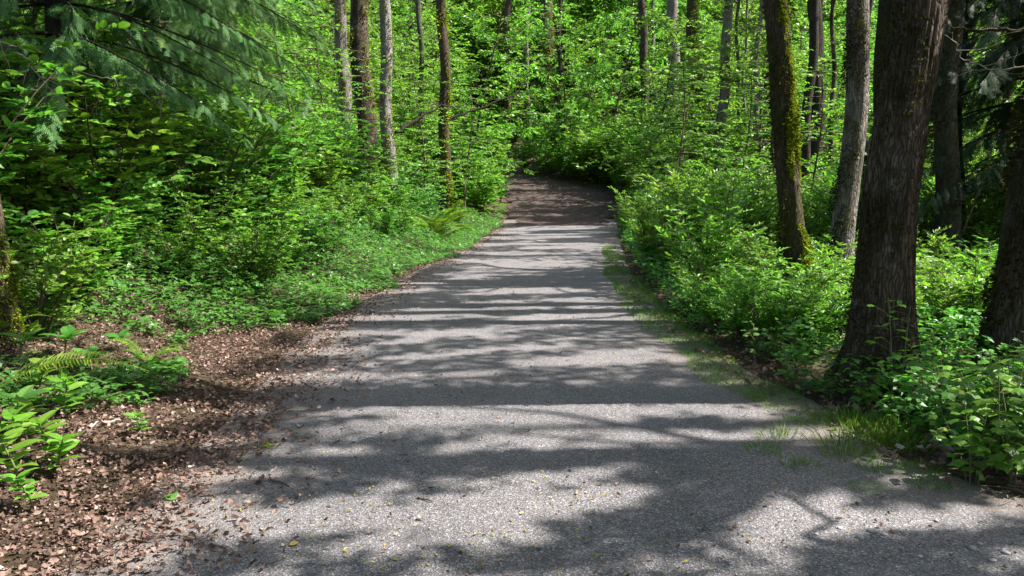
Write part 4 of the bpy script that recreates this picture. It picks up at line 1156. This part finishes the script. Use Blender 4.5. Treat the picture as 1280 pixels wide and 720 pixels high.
for k, (px, py, s) in enumerate(tl):
    o = bpy.data.objects.new('grass_tuft', TF[k % 3]); col.objects.link(o)
    o.location = gpix(px, py); o.rotation_euler = (0, 0, k * 1.7); o.scale = (s, s, s)
    tag(o, 'green grass tuft on the bare verge at the lower right', 'grass tuft', 'grass tufts on the right verge')

# ------------------------------------------------------------------ small things
def one_leaf(name, label, px, py, size, mat, tpl, rz, cat='leaf'):
    g = Geo(); put(g, tpl, [(0, 0, .012)], [(math.cos(rz), math.sin(rz), .06)], [(.1, -.25, 1)], [size], np.array([.95]))
    o = g.obj(name, M[mat]); o.location = gpix(px, py) + np.array([0, 0, .012])
    return tag(o, label, cat)
one_leaf('fallen_leaf', 'bright yellow green leaf lying at the left edge of the gravel', 325, 563, .085, 'fern', LEAF_MAPLE, .4)
one_leaf('fallen_leaf', 'dark green leaf lying on leaf litter in the lower left', 205, 628, .10, 'leaf_cool', LEAF_BROAD, -.2)
one_leaf('fallen_leaf', 'pale green scrap of leaf on the gravel near the bottom', 362, 690, .05, 'catkin', LEAF_OVATE, .9)
def stick(label, pts, r, mat='stick', name='stick', sub=0):
    P = np.array([gpix(px, py) + np.array([0, 0, h]) for px, py, h in pts])
    b = P[0].copy()
    tt = np.linspace(0, len(P) - 1, 5 * (len(P) - 1) + 1)
    Q = np.stack([np.interp(tt, range(len(P)), P[:, q] - b[q]) for q in range(3)], 1)
    rng = np.random.default_rng(len(label))
    Q[1:-1] += rng.normal(0, r * .35, (len(Q) - 2, 3))
    g = Geo(); tube(g, Q, np.linspace(r, r * .5, len(Q)) * rng.uniform(.85, 1.15, len(Q)), 7)
    o = g.obj(name, M[mat], None, True); o.location = b
    return tag(o, label, 'stick')
stick('pale gray stick lying on leaf litter below the arching fern', [(112, 540, .02), (128, 534, .03), (150, 530, .02)], .012)
stick('thin dark twig on the gravel near the left edge', [(338, 604, .018), (350, 609, .02), (362, 613, .018)], .006, 'twig')
stick('short dark twig in the middle of the gravel', [(522, 628, .018), (532, 630, .02), (541, 632, .018)], .005, 'twig')
stick('short gray stick beside the tiny sprig on leaf litter', [(165, 532, .02), (192, 534, .02)], .008)
# pebbles at the lower right edge of the path
rng = np.random.default_rng(55)
import bmesh
def pebble_mesh(seed):
    bm = bmesh.new(); bmesh.ops.create_icosphere(bm, subdivisions=2, radius=1)
    r_ = np.random.default_rng(seed); k = r_.normal(0, 1, (5, 3))
    for v in bm.verts:
        n = sum(math.sin(2.2 * float(np.dot(k[q], v.co)) + q) for q in range(5)) * .06
        v.co *= 1 + n
        v.co.z *= .5; v.co.x *= 1.3
    me = bpy.data.meshes.new('pebble'); bm.to_mesh(me); bm.free()
    at_ = me.attributes.new('rnd', 'FLOAT', 'POINT'); at_.data.foreach_set('value', np.full(len(me.vertices), r_.uniform(.4, 1)).astype(np.float32))
    for p in me.polygons: p.use_smooth = True
    me.materials.append(M['stone']); return me
PB = [pebble_mesh(k) for k in range(4)]
for k, (px, py, s) in enumerate([(1090, 668, .030), (1075, 676, .022), (1050, 664, .018), (1105, 672, .018), (1215, 690, .026), (1225, 684, .016), (1257, 695, .022), (1150, 700, .016), (1010, 690, .016), (1170, 655, .016), (1240, 705, .02), (1020, 672, .014), (960, 705, .016)]):
    o = bpy.data.objects.new('pebble', PB[k % 4]); col.objects.link(o)
    o.location = flat(px, py) + np.array([0, 0, .016]); o.rotation_euler = (0, 0, k * 1.9); s *= .62; o.scale = (s, s, s)
    tag(o, 'pale pebble half sunk in the gravel at the lower right', 'pebble', 'pebbles at the lower right of the gravel')
# bare dead branches
def dead_branch(label, pts, r, seed, nsub=10, mat='dead_wood', sub=.35):
    P = np.array([at(px, py, Y) for px, py, Y in pts]); b = P[0].copy()
    rng = np.random.default_rng(seed)
    tt = np.linspace(0, len(P) - 1, 8 * (len(P) - 1) + 1)
    Q = np.stack([np.interp(tt, range(len(P)), P[:, q] - b[q]) for q in range(3)], 1)
    Q[1:-1] += rng.normal(0, .012, (len(Q) - 2, 3))
    g = Geo(); tube(g, Q, np.linspace(r, r * .25, len(Q)), 6)
    for k in range(nsub):
        i = rng.integers(2, len(Q) - 1)
        d = unit(Q[i] - Q[i - 1] + rng.normal(0, .05, 3) + np.array([rng.normal(0, .05), 0, rng.normal(-.03, .06)]))
        l = rng.uniform(.3, 1) * sub
        pts_ = [Q[i]]
        for s_ in range(5):
            d = unit(d + rng.normal(0, .22, 3)); pts_.append(pts_[-1] + d * l / 5)
        tube(g, np.array(pts_), np.linspace(r * .4, r * .12, 6), 4)
    o = g.obj('dead_branch', M[mat], None, True); o.location = b
    return tag(o, label, 'branch')
dead_branch('bare gray dead branch hanging in front of the cedar at top left', [(-30, 35, 5.6), (20, 60, 5.8), (50, 95, 6.0), (70, 118, 6.2)], .006, 1, 12)
dead_branch('pale bare branch sloping through the shade under the cedar', [(90, 88, 8.2), (140, 100, 8.0), (180, 112, 7.9), (215, 118, 7.8)], .008, 2, 9)
dead_branch('bare pale twigs tangled at the upper right before the hemlock', [(1330, 75, 9.5), (1290, 84, 9.6), (1240, 88, 9.8), (1200, 70, 10), (1190, 40, 10)], .011, 3, 16, sub=.6)
dead_branch('mossy dark bough reaching left from the upper right edge', [(1340, 30, 10.2), (1290, 36, 10.2), (1220, 38, 10.4), (1190, 34, 10.5)], .035, 4, 8, 'bark_brown', .5)
dead_branch('bent pale dead branch sticking out of the low left bank', [(405, 308, 14.2), (420, 290, 14.1), (432, 276, 14.0), (448, 274, 13.9)], .018, 5, 5)
dead_branch('thin leaning dead stem behind the leaning dark trunk', [(1185, 345, 11.2), (1205, 290, 11.4), (1225, 235, 11.6), (1240, 190, 11.8)], .018, 6, 5, 'twig')
